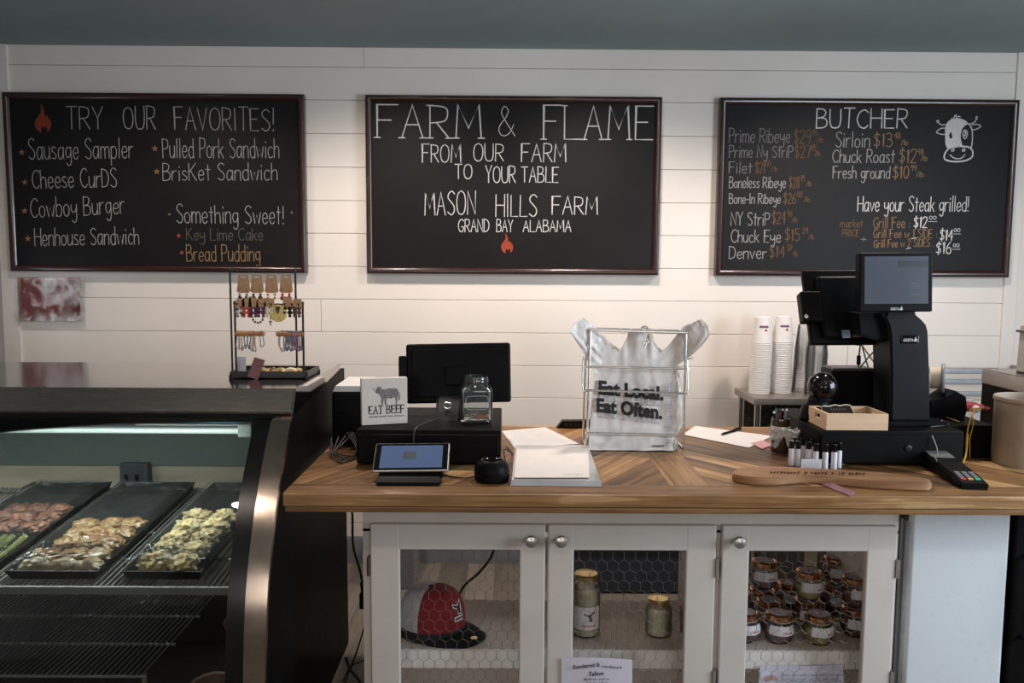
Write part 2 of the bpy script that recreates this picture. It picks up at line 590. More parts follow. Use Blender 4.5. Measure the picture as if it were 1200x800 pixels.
# ------------------------------------------------------------------ hand lettering (single stroke alphabet)
GL = {}
for ln in '''A 6 0,0 3,10 6,0|1.1,4 4.9,4
B 5.6 0,0 0,10|~0,10 3.6,9.6 4.7,7.8 3.4,5.8 0,5.2|~0,5.2 4.2,5 5.6,2.7 4.2,.4 0,0
C 5.8 ~5.8,8.6 4,10 1.4,8.6 .1,5 1.4,1.2 4,0 5.8,1.6
D 5.6 0,0 0,10|~0,10 4,8.8 5.6,5 4,1 0,0
E 5 5,10 0,10 0,0 5,0|0,5.2 4,5.2
F 5 5,10 0,10 0,0|0,5.3 4,5.3
G 6 ~5.8,8.6 4,10 1.4,8.6 .1,5 1.4,1 4,0 5.6,1.6 5.8,4|3.6,4 6,4
H 5.8 0,0 0,10|5.8,0 5.8,10|0,5.2 5.8,5.2
I 1.4 .7,0 .7,10
K 5.6 0,0 0,10|5.2,10 0,4.6|1.2,5.8 5.6,0
L 4.6 0,10 0,0 4.6,0
M 7.2 0,0 .6,10 3.6,3 6.6,10 7.2,0
N 5.6 0,0 0,10 5.6,0 5.6,10
O 6.2 ~3.1,10 .8,8.6 0,5 .8,1.3 3.1,0 5.4,1.3 6.2,5 5.4,8.6 3.1,10
P 5 0,0 0,10|~0,10 4.2,9.4 5,7.4 4,5.2 0,4.6
R 5.4 0,0 0,10|~0,10 4.2,9.4 5,7.4 4,5.2 0,4.6|1.8,4.8 5.4,0
S 5.2 ~5.1,8.8 3.2,10 .9,9 .5,7.2 2.6,5.4 4.7,3.6 4.8,1.4 2.8,0 .2,1.2
T 5.6 0,10 5.6,10|2.8,10 2.8,0
U 5.6 ~0,10 0,4 .8,.8 2.8,0 4.8,.8 5.6,4 5.6,10
V 5.6 0,10 2.8,0 5.6,10
W 8 0,10 2,0 4,8 6,0 8,10
Y 5.6 0,10 2.8,5 5.6,10|2.8,5 2.8,0
a 4.8 ~4.3,5.2 2.6,6 .7,4.9 .2,2.4 1.2,.2 3,.6 4.3,3|4.4,6 4.4,1 4.9,0
b 4.6 0,10 0,0|~0,4.6 1.6,6 3.7,5.4 4.5,3 3.6,.5 1.6,0 0,1
c 4.2 ~4.1,5 2.5,6 .7,4.9 .2,2.8 1,.6 2.6,0 4.1,1
d 4.6 4.5,10 4.5,0|~4.5,4.8 3,6 .8,5 .2,2.6 1.2,.3 3,0 4.5,1.4
e 4.4 ~.3,3 4.1,3.3 3.7,5.4 2.2,6 .6,4.7 .2,2.6 1,.6 2.6,0 4.2,1.2
g 4.6 ~4.3,5 2.6,6 .7,5 .3,2.8 1.4,.8 3,1 4.3,3|~4.4,6 4.5,0 3.9,-2.6 2.4,-3.4 .6,-2.2
h 4.4 0,10 0,0|~0,4 1.6,5.9 3.4,5.8 4.2,4.4 4.3,0
i 1.2 .6,6 .6,0|.6,8 .6,8.8
k 4.2 0,10 0,0|3.9,6 0,2.4|1.2,3.6 4.2,0
l 1.2 .6,10 .6,0
m 7 0,6 0,0|~0,4 1.2,5.8 2.6,5.8 3.3,4.4 3.4,0|~3.4,4 4.6,5.8 6,5.8 6.8,4.4 6.9,0
n 4.4 0,6 0,0|~0,4 1.6,5.9 3.4,5.8 4.2,4.4 4.3,0
o 4.6 ~2.3,6 .5,4.9 .1,3 .6,.9 2.3,0 4,.9 4.5,3 4,4.9 2.3,6
p 4.6 0,6 0,-3.4|~0,4.6 1.6,6 3.7,5.4 4.5,3 3.6,.5 1.6,0 0,1
r 3.4 0,6 0,0|~0,3.6 1.4,5.6 3.4,5.8
s 3.8 ~3.6,5.2 2.1,6 .6,5.2 .8,3.8 2.6,2.8 3.7,1.6 2.7,.2 .2,.6
t 3.4 1.7,9 1.7,0|0,6.2 3.4,6.2
u 4.4 ~0,6 0,2 1,.2 2.8,.3 4.2,2.4|4.3,6 4.3,0
v 4.2 0,6 2.1,0 4.2,6
w 6.2 0,6 1.5,0 3.1,5 4.7,0 6.2,6
y 4.6 ~0,6 .2,3.2 1.6,2 3.4,2.6 4.3,4.4|~4.4,6 4.4,0 3.7,-2.8 2,-3.4 .6,-2.4
0 4.6 ~2.3,10 .5,8 0,5 .5,2 2.3,0 4.1,2 4.6,5 4.1,8 2.3,10
1 2 .2,8.4 1.4,10 1.4,0
2 4.8 ~.2,8 1.6,10 4,9.6 4.5,7.4 3,4 .1,0|.1,0 4.8,0
3 4.6 ~.2,9 2,10 4.2,8.6 3.6,6 1.6,5.3|~1.6,5.3 4.2,4.8 4.6,2.4 3,.2 .1,.8
4 4.8 3.7,0 3.7,10|3.7,10 0,3.6 4.8,3.6
5 4.6 4.5,10 .8,10 .5,5.6|~.5,5.6 3,6.2 4.6,4 4.1,1 2,0 .1,1
6 4.6 ~4,10 1.4,7 .2,3.4 1,.5 2.8,0 4.5,1.2 4.5,3.6 3,5.2 1,4.4 .4,2.8
7 4.6 0,10 4.6,10 1.8,0
8 4.6 ~2.3,5.4 .6,6.8 .6,9 2.3,10 4,9 4,6.8 2.3,5.4 .3,3.6 .3,1 2.3,0 4.3,1 4.3,3.6 2.3,5.4
9 4.6 ~4.3,7 3,5.2 1,5.6 .4,7.6 1.4,9.6 3.4,9.8 4.3,8 4.3,5 3.6,0
$ 5 ~4.8,8.4 3,9.4 1,8.6 .7,7 2.5,5.4 4.4,3.8 4.5,1.8 2.7,.7 .3,1.6|2.6,11 2.6,-1
& 6.4 ~6.2,0 2.4,5.6 1.3,8 2.4,10 3.8,8.6 3,6.4 .6,3.4 .4,1.2 2,0 4.2,1 5.8,3.8
. 1.2 .4,0 .8,.5
! 1.4 .8,10 .6,3|.5,.6 .6,0
: 1.4 .7,.6 .7,1.2|.7,4 .7,4.6
/ 3 0,-.5 3,10
- 3 0,4 3,4
+ 5 2.5,2 2.5,8|0,5 5,5'''.split('\n'):
    c, w, rest = ln.split(' ', 2)
    st = []
    for s in rest.split('|'):
        sm = s.startswith('~')
        p = [tuple(float(q) for q in a.split(',')) for a in s.lstrip('~').split()]
        if sm:
            p = [(v.x, v.y) for v in smooth_pts([(a, b, 0) for a, b in p], 4)]
        st.append(p)
    GL[c] = (float(w), st)


def ribbon(bm, pts, w, nrm=Vector((0, -1, 0)), mi=0, lift=0.0):
    """flat stroke of width w along world points"""
    P = [Vector(p) for p in pts]
    L, R_ = [], []
    n = len(P)
    for i in range(n):
        a, b = P[max(0, i - 1)], P[min(n - 1, i + 1)]
        t = b - a
        if t.length < 1e-9:
            t = Vector((1, 0, 0))
        t.normalize()
        s = t.cross(nrm) * (w / 2)
        if 0 < i < n - 1:
            c = max(.5, (P[i] - P[i - 1]).normalized().dot(t))
            s = s / c
        q = P[i]
        if i == 0:
            q = q - t * w * .35
        if i == n - 1:
            q = q + t * w * .35
        L.append(bm.verts.new(q + s + nrm * lift))
        R_.append(bm.verts.new(q - s + nrm * lift))
    for i in range(n - 1):
        f = bm.faces.new((L[i], L[i + 1], R_[i + 1], R_[i]))
        f.material_index = mi
        f.normal_update()
        if f.normal.dot(nrm) < 0:
            f.normal_flip()


def write(bm, text, P0, P1, up, w, nrm=Vector((0, -1, 0)), serif=False, jit=.03, gap=1.5, mi=0, rnd=random):
    """handwrite text from P0 to P1 (baseline, world), cap height vector up"""
    W, xs = 0.0, []
    for ch in text:
        xs.append(W)
        W += (4.2 if ch == ' ' else GL[ch][0] + gap)
    W -= gap
    ux = (P1 - P0) / W
    uy = up / 10
    lift = 0.0
    for ch, x in zip(text, xs):
        if ch == ' ':
            continue
        jy, js, sl = rnd.uniform(-.35, .35) * jit * 10, 1 + rnd.uniform(-1, 1) * jit * 1.5, rnd.uniform(-1, 1) * jit * .8
        for s in GL[ch][1]:
            pts = [P0 + ux * (x + a + sl * b) + uy * (b * js + jy) for a, b in s]
            lift += .000004
            ribbon(bm, pts, w, nrm, mi, lift)
            if serif:
                for (a, b) in (s[0], s[-1]):
                    if b in (0.0, 10.0) and len(s) < 6:
                        o = P0 + ux * (x + a + sl * b) + uy * (b * js + jy)
                        lift += .000004
                        ribbon(bm, [o - ux * .9, o + ux * .9], w * .9, nrm, mi, lift)


def font_text(bm, text, P0, P1, up, nrm, bold=0.0, mi=0):
    """printed lettering: outline font fitted from P0 to P1 on the baseline, cap height vector up"""
    cu = bpy.data.curves.new('lettering', 'FONT')
    cu.body = text
    cu.offset = bold
    cu.resolution_u = 3
    ob = bpy.data.objects.new('lettering', cu)
    COL.objects.link(ob)
    bpy.context.view_layer.update()
    me = bpy.data.meshes.new_from_object(ob.evaluated_get(bpy.context.evaluated_depsgraph_get()))
    bpy.data.objects.remove(ob)
    bpy.data.curves.remove(cu)
    xs = [v.co.x for v in me.vertices]
    x0, x1 = min(xs), max(xs)
    vs = [bm.verts.new(P0 + (P1 - P0) * ((v.co.x - x0) / (x1 - x0)) + up * (v.co.y / .70)) for v in me.vertices]
    for p in me.polygons:
        try:
            f = bm.faces.new([vs[i] for i in p.vertices])
        except ValueError:
            continue
        f.material_index = mi
        f.normal_update()
        if f.normal.dot(nrm) < 0:
            f.normal_flip()
    bpy.data.meshes.remove(me)


def flat(bm, pts, nrm=Vector((0, -1, 0)), mi=0):
    f = bm.faces.new([bm.verts.new(p) for p in pts])
    f.material_index = mi
    f.normal_update()
    if f.normal.dot(nrm) < 0:
        f.normal_flip()
    return f

# ================================================================== THE ROOM
WALL_Y = 4.06
XL, XR, CEIL_Z = -2.56, 3.25, 2.622

bm = NB()
ship = [2.622, 2.525, 2.366, 2.201, 2.036, 1.871, 1.707, 1.541, 1.375, 1.208, 1.040, .873, .706, .54, .373, .207, .04]
rs = random.Random(3)
seams = {0: -.72, 2: .55, 5: .30, 8: -.95, 9: 1.75, 11: -.3, 13: .8}
for i, (zt, zb) in enumerate(zip(ship, ship[1:])):
    xs = [XL, 2.545]
    if i in seams:
        xs.insert(1, seams[i])
    for a, b in zip(xs, xs[1:]):
        box(bm, a + .001, b - .001, WALL_Y, WALL_Y + .018, zb + .0022, zt, bev=.0015, seg=1)
box(bm, XL, XR, WALL_Y + .012, WALL_Y + .08, 0, CEIL_Z)
box(bm, 2.545, XR, WALL_Y - .004, WALL_Y + .02, .04, CEIL_Z)
struct(finish('wall_back', bm, WHITE_WALL))
bm = NB(); box(bm, XL, -2.475, WALL_Y - .012, WALL_Y + .02, 0, CEIL_Z, bev=.003)
struct(finish('trim_1', bm, TRIM_PAINT))
bm = NB(); box(bm, 2.53, 2.60, WALL_Y - .010, WALL_Y + .02, 0, CEIL_Z, bev=.003)
struct(finish('trim_2', bm, WHITE_WALL))
LW0, LW1, LZ0, LZ1 = 3.28, 3.70, 1.22, 1.62           # opening for the added glowing pane in the left wall
bm = NB()
box(bm, XL - .1, XL, -2.0, LW0, 0, CEIL_Z); box(bm, XL - .1, XL, LW1, WALL_Y + .08, 0, CEIL_Z)
box(bm, XL - .1, XL, LW0, LW1, 0, LZ0); box(bm, XL - .1, XL, LW0, LW1, LZ1, CEIL_Z)
struct(finish('wall_left', bm, DARKWALL))
bm = NB()
W0, W1, Z0, Z1 = .45, 2.05, .90, 2.25                 # window opening in the right wall
box(bm, XR, XR + .1, -2.0, W0, 0, CEIL_Z)
box(bm, XR, XR + .1, W1, WALL_Y + .08, 0, CEIL_Z)
box(bm, XR, XR + .1, W0, W1, 0, Z0)
box(bm, XR, XR + .1, W0, W1, Z1, CEIL_Z)
struct(finish('wall_right', bm, WHITE_WALL))
win = thing('window_1', 'white framed window in the right hand wall', 'window', (XR + .05, (W0 + W1) / 2, Z0))
win['kind'] = 'structure'
bm = NB()
for a, b, c, d in ((W0, W1, Z0, Z0 + .05), (W0, W1, Z1 - .05, Z1), (W0, W0 + .05, Z0, Z1), (W1 - .05, W1, Z0, Z1)):
    box(bm, XR + .02, XR + .08, a, b, c, d, bev=.004)
box(bm, XR + .03, XR + .07, (W0 + W1) / 2 - .015, (W0 + W1) / 2 + .015, Z0, Z1)
finish('window_frame', bm, TRIM_PAINT, win)
bm = NB(); box(bm, XR + .047, XR + .051, W0 + .05, W1 - .05, Z0 + .05, Z1 - .05)
finish('pane', bm, GLASS, win)

glow_pane = thing('window_2', 'small glowing pane added out of view in the left wall behind the display case', 'window', (XL - .05, (LW0 + LW1) / 2, LZ0))
glow_pane['kind'] = 'structure'
bm = NB(); box(bm, XL - .06, XL - .05, LW0 + .02, LW1 - .02, LZ0 + .02, LZ1 - .02)
finish('pane', bm, mat('added_pane_glow', (.9, .93, 1), rough=.5, emit=1.8, var=.01), glow_pane)  # glowing pane added out of view to throw glare on the wall print
bm = NB()
for a, b, c, d in ((LW0, LW1, LZ0, LZ0 + .025), (LW0, LW1, LZ1 - .025, LZ1), (LW0, LW0 + .025, LZ0, LZ1), (LW1 - .025, LW1, LZ0, LZ1)):
    box(bm, XL - .08, XL - .02, a, b, c, d)
finish('window_frame', bm, TRIM_PAINT, glow_pane)  # frame of the added glowing pane, not of a real window
# the customer side behind the camera
bm = NB()
for a, b, c, d in ((XL, -1.9, 0, CEIL_Z), (-.7, .5, 0, CEIL_Z), (1.9, XR, 0, CEIL_Z), (-1.9, -.7, 0, .9), (-1.9, -.7, 2.2, CEIL_Z), (.5, 1.9, 2.2, CEIL_Z), (.5, 1.9, 0, .9)):
    box(bm, a, b, -2.1, -2.0, c, d)
struct(finish('wall_front', bm, mat('front_wall_paint', (.42, .36, .31), rough=.8)))
for k, (a, b) in enumerate(((-1.9, -.7), (.5, 1.9))):
    wn = thing('window_%d' % (k + 3), ['shop window behind the camera, left', 'shop window behind the camera, right'][k], 'window', ((a + b) / 2, -2.05, .9))
    wn['kind'] = 'structure'
    bm = NB()
    for q in ((a, b, .9, .95), (a, b, 2.15, 2.2), (a, a + .05, .9, 2.2), (b - .05, b, .9, 2.2), ((a + b) / 2 - .02, (a + b) / 2 + .02, .9, 2.2)):
        box(bm, q[0], q[1], -2.08, -2.02, q[2], q[3])
    finish('window_frame', bm, TRIM_PAINT, wn)
    bm = NB(); box(bm, a + .05, b - .05, -2.055, -2.05, .95, 2.15); finish('pane', bm, GLASS, wn)

bm = NB()
plank_region(bm, [(XL, -2), (XR, -2), (XR, WALL_Y), (XL, WALL_Y)], radians(90), .15, -.02, 0, rnd=random.Random(5), tone=(-.2, .25))
box(bm, XL, XR, -2, WALL_Y, -.06, -.015)
struct(finish('floor', bm, FLOOR_WOOD, smooth=0))
bm = NB(); box(bm, XL - .1, XR + .1, -2.0, WALL_Y + .08, CEIL_Z, CEIL_Z + .08)
struct(finish('ceiling', bm, CEIL))
bm = NB(); prism(bm, [(WALL_Y, 0), (WALL_Y - .016, 0), (WALL_Y - .016, .12), (WALL_Y - .008, .14), (WALL_Y, .14)], 'x', XL, XR)
struct(finish('baseboard_back', bm, BASEB))

# recessed ceiling lights over the aisle, and fill lamps added over the customer side
LAMP = mat('lamp_lens', (1, .86, .68), emit=3.0, rough=.4, var=.01)
RING = mat('light_trim', (.75, .75, .74), rough=.4)
FILL_LAMPS = [(-1.5, .55), (-.1, .55), (1.3, .55)]  # lamps added out of view to brighten the wall and counter things
names = ['recessed ceiling light above the left of the aisle', 'recessed ceiling light above the middle chalkboard',
         'recessed ceiling light above the right chalkboard', 'recessed ceiling light at the far left of the aisle',
         'added unseen fill lamp over the customer side, left', 'added unseen fill lamp over the customer side, middle', 'added unseen fill lamp over the customer side, right']
for i, (x, y) in enumerate([(-.58, 3.22), (.41, 3.20), (1.645, 3.17), (-1.65, 3.24)] + FILL_LAMPS):
    t = thing('recessed_or_fill_light', names[i], 'ceiling light', (x, y, CEIL_Z), group='recessed ceiling lights and added fill lamps')
    bm = NB(); lathe(bm, [(.075, 0), (.075, -.006), (.058, -.008), (.052, -.002), (.052, 0)], (x, y, CEIL_Z), 32)
    finish('trim_ring', bm, RING, t)
    bm = NB(); lathe(bm, [(.052, -.0035), (.02, -.006), (0, -.006)], (x, y, CEIL_Z), 32)
    finish('lens', bm, LAMP, t)
    d = bpy.data.lights.new('bulb', 'SPOT')
    d.energy, d.color = (DOWN_POWER * (.45 if i == 3 else .85 if i == 0 else 1) if i < 4 else FILL_POWER), DOWN_COLOR
    d.spot_size, d.spot_blend, d.shadow_soft_size = radians(138), .95, .06
    o = bpy.data.objects.new('bulb', d); COL.objects.link(o)
    o.parent = t; o.location = (0, 0, -.05); o.rotation_euler = (radians(9 if i < 4 else 38), 0, 0)

# ================================================================== CHALKBOARDS
BY = 4.030                                             # face of the black panels
SY = BY - .0012                                        # lettering plane


def chalkboard(x0, x1, label):
    z0, z1 = 1.508, 2.386
    t = thing('chalkboard', label, 'chalkboard', ((x0 + x1) / 2, WALL_Y - .006, z0), group='menu chalkboards')
    bm = NB(); box(bm, x0 + .02, x1 - .02, BY, WALL_Y - .002, z0 + .02, z1 - .02)
    finish('writing_panel', bm, BOARD_BLACK, t)
    bm = NB()
    rings = []
    for ins, y in ((0, WALL_Y - .001), (0, BY - .008), (.004, BY - .014), (.010, BY - .017), (.020, BY - .016), (.028, BY - .011), (.033, BY - .004), (.033, BY + .002)):
        rings.append([bm.verts.new((x, y, z)) for x, z in ((x0 + ins, z0 + ins), (x1 - ins, z0 + ins), (x1 - ins, z1 - ins), (x0 + ins, z1 - ins))])
    for A, B in zip(rings, rings[1:]):
        for k in range(4):
            bm.faces.new((A[k], A[(k + 1) % 4], B[(k + 1) % 4], B[k]))
    bmesh.ops.recalc_face_normals(bm, faces=bm.faces)
    finish('frame', bm, FRAME_WOOD, t)
    return t


def line(bm, text, x0, x1, y0, h, y1=None, w=.0048, serif=False, mi=0, gap=1.5, jit=.03):
    """one chalk line: start/end, baseline and cap height as read off the board, laid onto the board's plane"""
    y1 = y0 if y1 is None else y1
    P0, P1 = at(x0, y0, SY), at(x1, y1, SY)
    write(bm, text, P0, P1, Vector((0, 0, h * SY / FPX)), w, serif=serif, jit=jit, gap=gap, mi=mi, rnd=TR)


TR = random.Random(11)


def chalk_lines(t, name, m, items, **kw):
    for a in items:
        bm = NB(); line(bm, *a, **kw); finish(name, bm, m, t, smooth=0)


def chalk_part(t, name, m, fn):
    bm = NB(); fn(bm); return finish(name, bm, m, t, smooth=0)


FLAME = [(-.16, 1.0), (.0, .86), (.10, .72), (.10, .60), (.20, .50), (.24, .60), (.36, .50), (.38, .40), (.44, .46), (.52, .30), (.50, .16), (.40, .04), (.24, -.03),
         (.30, .08), (.24, .20), (.10, .12), (-.02, .20), (-.12, .08), (-.06, -.04), (-.30, .03), (-.46, .16), (-.50, .30), (-.42, .44), (-.26, .56), (-.12, .70), (-.10, .86)]


def flame(bm, cx, y0, y1, wpx):
    h = (y1 - y0)
    pts = [at(cx + a * wpx, y1 - b * h * .95 - h * .05, SY) for a, b in FLAME]
    f = flat(bm, pts)
    bmesh.ops.triangulate(bm, faces=[f])


def star(bm, cx, cy, r=4.2):
    pts = []
    for k in range(10):
        a = pi / 2 + k * pi / 5
        q = r if k % 2 == 0 else r * .42
        pts.append(at(cx + q * cos(a), cy - q * sin(a), SY))
    bmesh.ops.triangulate(bm, faces=[flat(bm, pts)])


# --- left board
b1 = chalkboard(-2.492, -1.010, 'black chalkboard headed TRY OUR FAVORITES, listing sandwiches and sweets')
chalk_lines(b1, 'heading_word', CH_SOFT, (('TRY', 78, 121, 151, 25), ('OUR', 145, 182, 151, 25), ('FAVORITES!', 205, 322, 151.5, 25, 153.5)), w=.0046)
chalk_lines(b1, 'menu_line', CH_SOFT, (
    ('Sausage Sampler', 34, 156, 187, 23, 185), ('Cheese CurDS', 38, 137, 220.5, 21, 219), ('Cowboy Burger', 36, 146, 255, 22, 250),
    ('Henhouse Sandwich', 41, 163, 288, 20, 286), ('Pulled Pork Sandwich', 191, 327, 185, 22), ('BrisKet Sandwich', 191, 325, 211.5, 19, 211),
    ('Something Sweet!', 207, 333, 261, 21, 262.5)), w=.0040)
chalk_lines(b1, 'menu_line', CH_GREEN, (('Key Lime Cake', 219, 308, 281.5, 14),), w=.0042)
chalk_lines(b1, 'menu_line', CH_TAN, (('Bread Pudding', 219, 305, 306, 19),), w=.0046)
for p in ((25.5, 178.5), (29, 213.5), (28.8, 247), (32.6, 279.5), (181.5, 174), (183.8, 201)):
    chalk_part(b1, 'star_drawing', CH_ORANGE, lambda bm: star(bm, *p))
for p in ((209.5, 276), (213, 296)):
    chalk_part(b1, 'star_drawing', CH_RED, lambda bm: star(bm, *p, 3.2))
for x, y in ((198.5, 251), (342, 249)):
    chalk_part(b1, 'chalk_dot', CH_TAN, lambda bm: flat(bm, [at(x + 1.3 * cos(k), y + 1.3 * sin(k), SY) for k in [i * pi / 4 for i in range(8)]]))
chalk_part(b1, 'flame_drawing', CH_RED_DIM, lambda bm: flame(bm, 50, 121, 156, 19))

# --- middle board
b2 = chalkboard(-.708, .760, 'black chalkboard headed FARM & FLAME, between the two menu boards')
chalk_lines(b2, 'heading_word', CH_WHITE, (('FARM', 442, 564, 161, 37, 162), ('FLAME', 637, 762, 163, 38, 163.5)), w=.0062, serif=True, jit=.01, gap=2.0)
chalk_lines(b2, 'heading_word', CH_WHITE, (('&', 584, 604, 159.5, 32),), w=.0036)
chalk_lines(b2, 'chalk_word', CH_WHITE, (
    ('FROM', 495, 540, 190, 20), ('OUR', 555, 590, 188.5, 20), ('FARM', 611, 663, 189.5, 20), ('TO', 533, 553, 209.5, 16), ('YOUR', 569, 604, 214, 19),
    ('TABLE', 611, 654, 213.5, 17), ('MASON', 498, 557, 252, 26, 251), ('HILLS', 581, 629, 253.5, 25), ('FARM', 647, 700, 251, 21)), w=.0048)
chalk_lines(b2, 'chalk_word', CH_WHITE, (('GRAND', 537, 573, 271.5, 14), ('BAY', 582, 601, 271.5, 14), ('ALABAMA', 613, 669, 271.5, 13)), w=.0042)
chalk_part(b2, 'flame_drawing', CH_RED, lambda bm: flame(bm, 594, 273, 297, 14))

# --- right board
b3 = chalkboard(1.048, 2.533, 'black chalkboard headed BUTCHER, with meat prices and a cow face')
chalk_lines(b3, 'heading_word', CH_WHITE, (('BUTCHER', 956.5, 1063, 150, 21.5),), w=.0056)
chalk_lines(b3, 'menu_line', CH_WHITE, (('Have your Steak grilled!', 1005, 1135, 247.5, 17),), w=.0044)
for p_, c_, u_ in ((('$12', 1070.5, 1086, 266.5, 12.5), ('00', 1089, 1097, 257, 4), (1088, 1098, 259.5)),
                   (('$14', 1101, 1116, 281.5, 12.5), ('00', 1118, 1125, 271.5, 4), (1117, 1126, 274)),
                   (('$16', 1096.5, 1114, 297, 13), ('00', 1117, 1124, 289.5, 4), (1116, 1125, 292))):
    def f(bm):
        line(bm, *p_, w=.0050); line(bm, *c_, w=.003)
        ribbon(bm, [at(u_[0], u_[2], SY), at(u_[1], u_[2], SY)], .0025)
    chalk_part(b3, 'price', CH_WHITE, f)
for a, b in (((1068, 279.5), (1074, 278.5)), ((1062, 291.5), (1067, 290.5))):
    chalk_part(b3, 'underline', CH_WHITE, lambda bm: ribbon(bm, [at(*a, SY), at(*b, SY)], .0035))
chalk_lines(b3, 'menu_line', CH_SOFT, (
    ('Sirloin', 979, 1019, 172.5, 17), ('Chuck Roast', 975.5, 1048, 190.5, 15), ('Fresh ground', 976, 1042.5, 209, 14), ('Boneless Ribeye', 854.5, 920.5, 220, 12.5),
    ('Bone-In Ribeye', 854.5, 914.5, 238.5, 11.5), ('NY StriP', 856.5, 901.5, 264, 15), ('Chuck Eye', 856.5, 914.5, 284, 14.5), ('Denver', 854.5, 898, 303, 14)), w=.0040)
chalk_lines(b3, 'menu_line', CH_LILAC, (('Prime Ribeye', 854.5, 925.5, 167, 16), ('Prime Ny StriP', 854.5, 929, 184.5, 13.5), ('Filet', 854.5, 881, 203, 13)), w=.0042)
chalk_lines(b3, 'plus_sign', CH_LILAC, (('+', 1009, 1015, 284, 7),), w=.0038)


def price(m, items, w, w2):
    for t_, x0, x1, y, h, s, sx, l, lx in items:
        def f(bm):
            line(bm, t_, x0, x1, y, h, w=w); line(bm, s, *sx, y - h * .62, 6.5, w=w2); line(bm, l, *lx, y - 2, 5.5, w=w2)
        chalk_part(b3, 'price', m, f)


price(CH_TAN, (('$13', 1023.5, 1045, 172, 16, '48', (1048, 1055), '/lb', (1056, 1064)), ('$12', 1053.5, 1073, 190.5, 15, '98', (1075, 1082), '/lb', (1079, 1087)),
               ('$10', 1046, 1064.5, 209, 14.5, '99', (1067, 1074), '/lb', (1074, 1082))), .0043, .0032)
chalk_lines(b3, 'menu_line', CH_TAN, (('Grill Fee :', 1023.5, 1066.5, 267, 12), ('Grill Fee w 1 SIDE :', 1023.5, 1098, 278.5, 10), ('Grill Fee w 2 SIDES .', 1024, 1094, 290, 9, 288.5)), w=.0038)
price(CH_TAN_DIM, (
    ('$29', 930, 949.5, 168.5, 15.5, '75', (951.5, 957.5), '/lb', (957, 965)), ('$27', 931, 949.5, 184.5, 13.5, '85', (951, 956), '/lb', (955, 961)),
    ('$21', 885, 896, 202.5, 12.5, '00', (897, 903), '/lb', (904, 911)), ('$28', 924.5, 936.5, 220, 12.5, '75', (938, 943), '/lb', (945, 951)),
    ('$26', 918, 932, 238.5, 12.5, '88', (934, 940), '/lb', (942, 949)), ('$24', 904.5, 920, 262, 13.5, '96', (922.5, 928), '/lb', (928.5, 934)),
    ('$15', 919.5, 936.5, 282, 14, '29', (940.5, 946.5), '/lb', (947.5, 954)), ('$14', 901.5, 919, 302, 13.5, '37', (922.5, 928), '/lb', (929, 935))), .0042, .003)
chalk_lines(b3, 'side_note', CH_TAN_DIM, (('market', 984.5, 1011, 266, 9), ('PRICE', 987, 1007, 277, 8)), w=.0036)


def cz(x, y):
    return at(x / 6.667 + 1080, y / 6.667 + 90, SY)


def crv(pts, n=5):
    return [(v.x, v.y) for v in smooth_pts([(a, b, 0) for a, b in pts], n)]


def f(bm):
    head = crv([(197, 556), (186, 520), (184, 450), (186, 390), (206, 350), (240, 332), (290, 324), (340, 340), (366, 366)]) \
        + crv([(366, 366), (330, 390), (310, 430), (306, 480), (318, 530), (330, 545)])[1:] \
        + crv([(330, 545), (280, 543), (230, 550), (197, 556)])[1:-1]
    fc = flat(bm, [cz(*p) for p in head])
    bmesh.ops.triangulate(bm, faces=[fc])
    W = .0055
    def st(pts, w=W, sm=True):
        ribbon(bm, [cz(*p) for p in (crv(pts) if sm else pts)], w, lift=.0001)
    st([(366, 366), (384, 390), (396, 430), (396, 500), (388, 550)])
    st([(290, 545), (220, 555), (182, 600), (180, 640), (220, 658), (280, 662), (350, 652), (394, 625), (398, 580), (370, 550), (320, 543), (290, 545)], .0075)
    st([(222, 610), (250, 632), (285, 640), (315, 632), (338, 608)], .005)
    for cx in (242, 328):
        st([(cx - 10, 572), (cx - 2, 562), (cx + 10, 564), (cx + 8, 578), (cx - 6, 580), (cx - 10, 572)], .005)
    for pts in ([(186, 372), (150, 374), (128, 350)], [(376, 368), (415, 352), (430, 312)],
                [(182, 400), (150, 404), (116, 432), (150, 448), (182, 450)],
                [(392, 378), (430, 370), (462, 386), (430, 408), (396, 414)],
                [(256, 330), (252, 318), (268, 296), (270, 322)], [(272, 326), (286, 308), (302, 312)], [(248, 332), (236, 326), (230, 334)]):
        st(pts, .0045)
    st([(128, 350), (124, 345)], .012, False)
    st([(428, 330), (430, 312)], .010, False)
    st([(340, 412), (326, 430), (324, 460), (338, 484), (356, 460), (356, 430), (340, 412)], .0045)
    st([(338, 428), (346, 440), (340, 456), (334, 460)], .007)


chalk_part(b3, 'cow_drawing', CH_WHITE, f)


def f(bm):
    fc = flat(bm, [cz(x, y) + Vector((0, -.0003, 0)) for x, y in crv([(228, 432), (217, 448), (217, 470), (228, 484), (242, 470), (236, 460), (244, 452), (232, 450), (238, 436), (228, 432)])[:-1]])
    bmesh.ops.triangulate(bm, faces=[fc])


chalk_part(b3, 'cow_eye', BOARD_BLACK, f)

# ================================================================== REFRIGERATED DISPLAY CASE
SX = -.645
CX0 = -2.36
PROF = [(2.372, 1.10), (2.346, 1.085), (2.305, 1.045), (2.247, .975), (2.19, .895), (2.136, .80), (2.085, .68), (2.057, .56), (2.04, .43), (2.04, .30)]
PS = [(v.x, v.y) for v in smooth_pts([(a, b, 0) for a, b in PROF], 4)]


def offp(d):
    """the curved front profile moved back by d"""
    out = []
    for i, (y, z) in enumerate(PS):
        a, b = PS[max(0, i - 1)], PS[min(len(PS) - 1, i + 1)]
        t = Vector((b[0] - a[0], b[1] - a[1])).normalized()
        out.append((y - t.y * d, z + t.x * d))
    return out


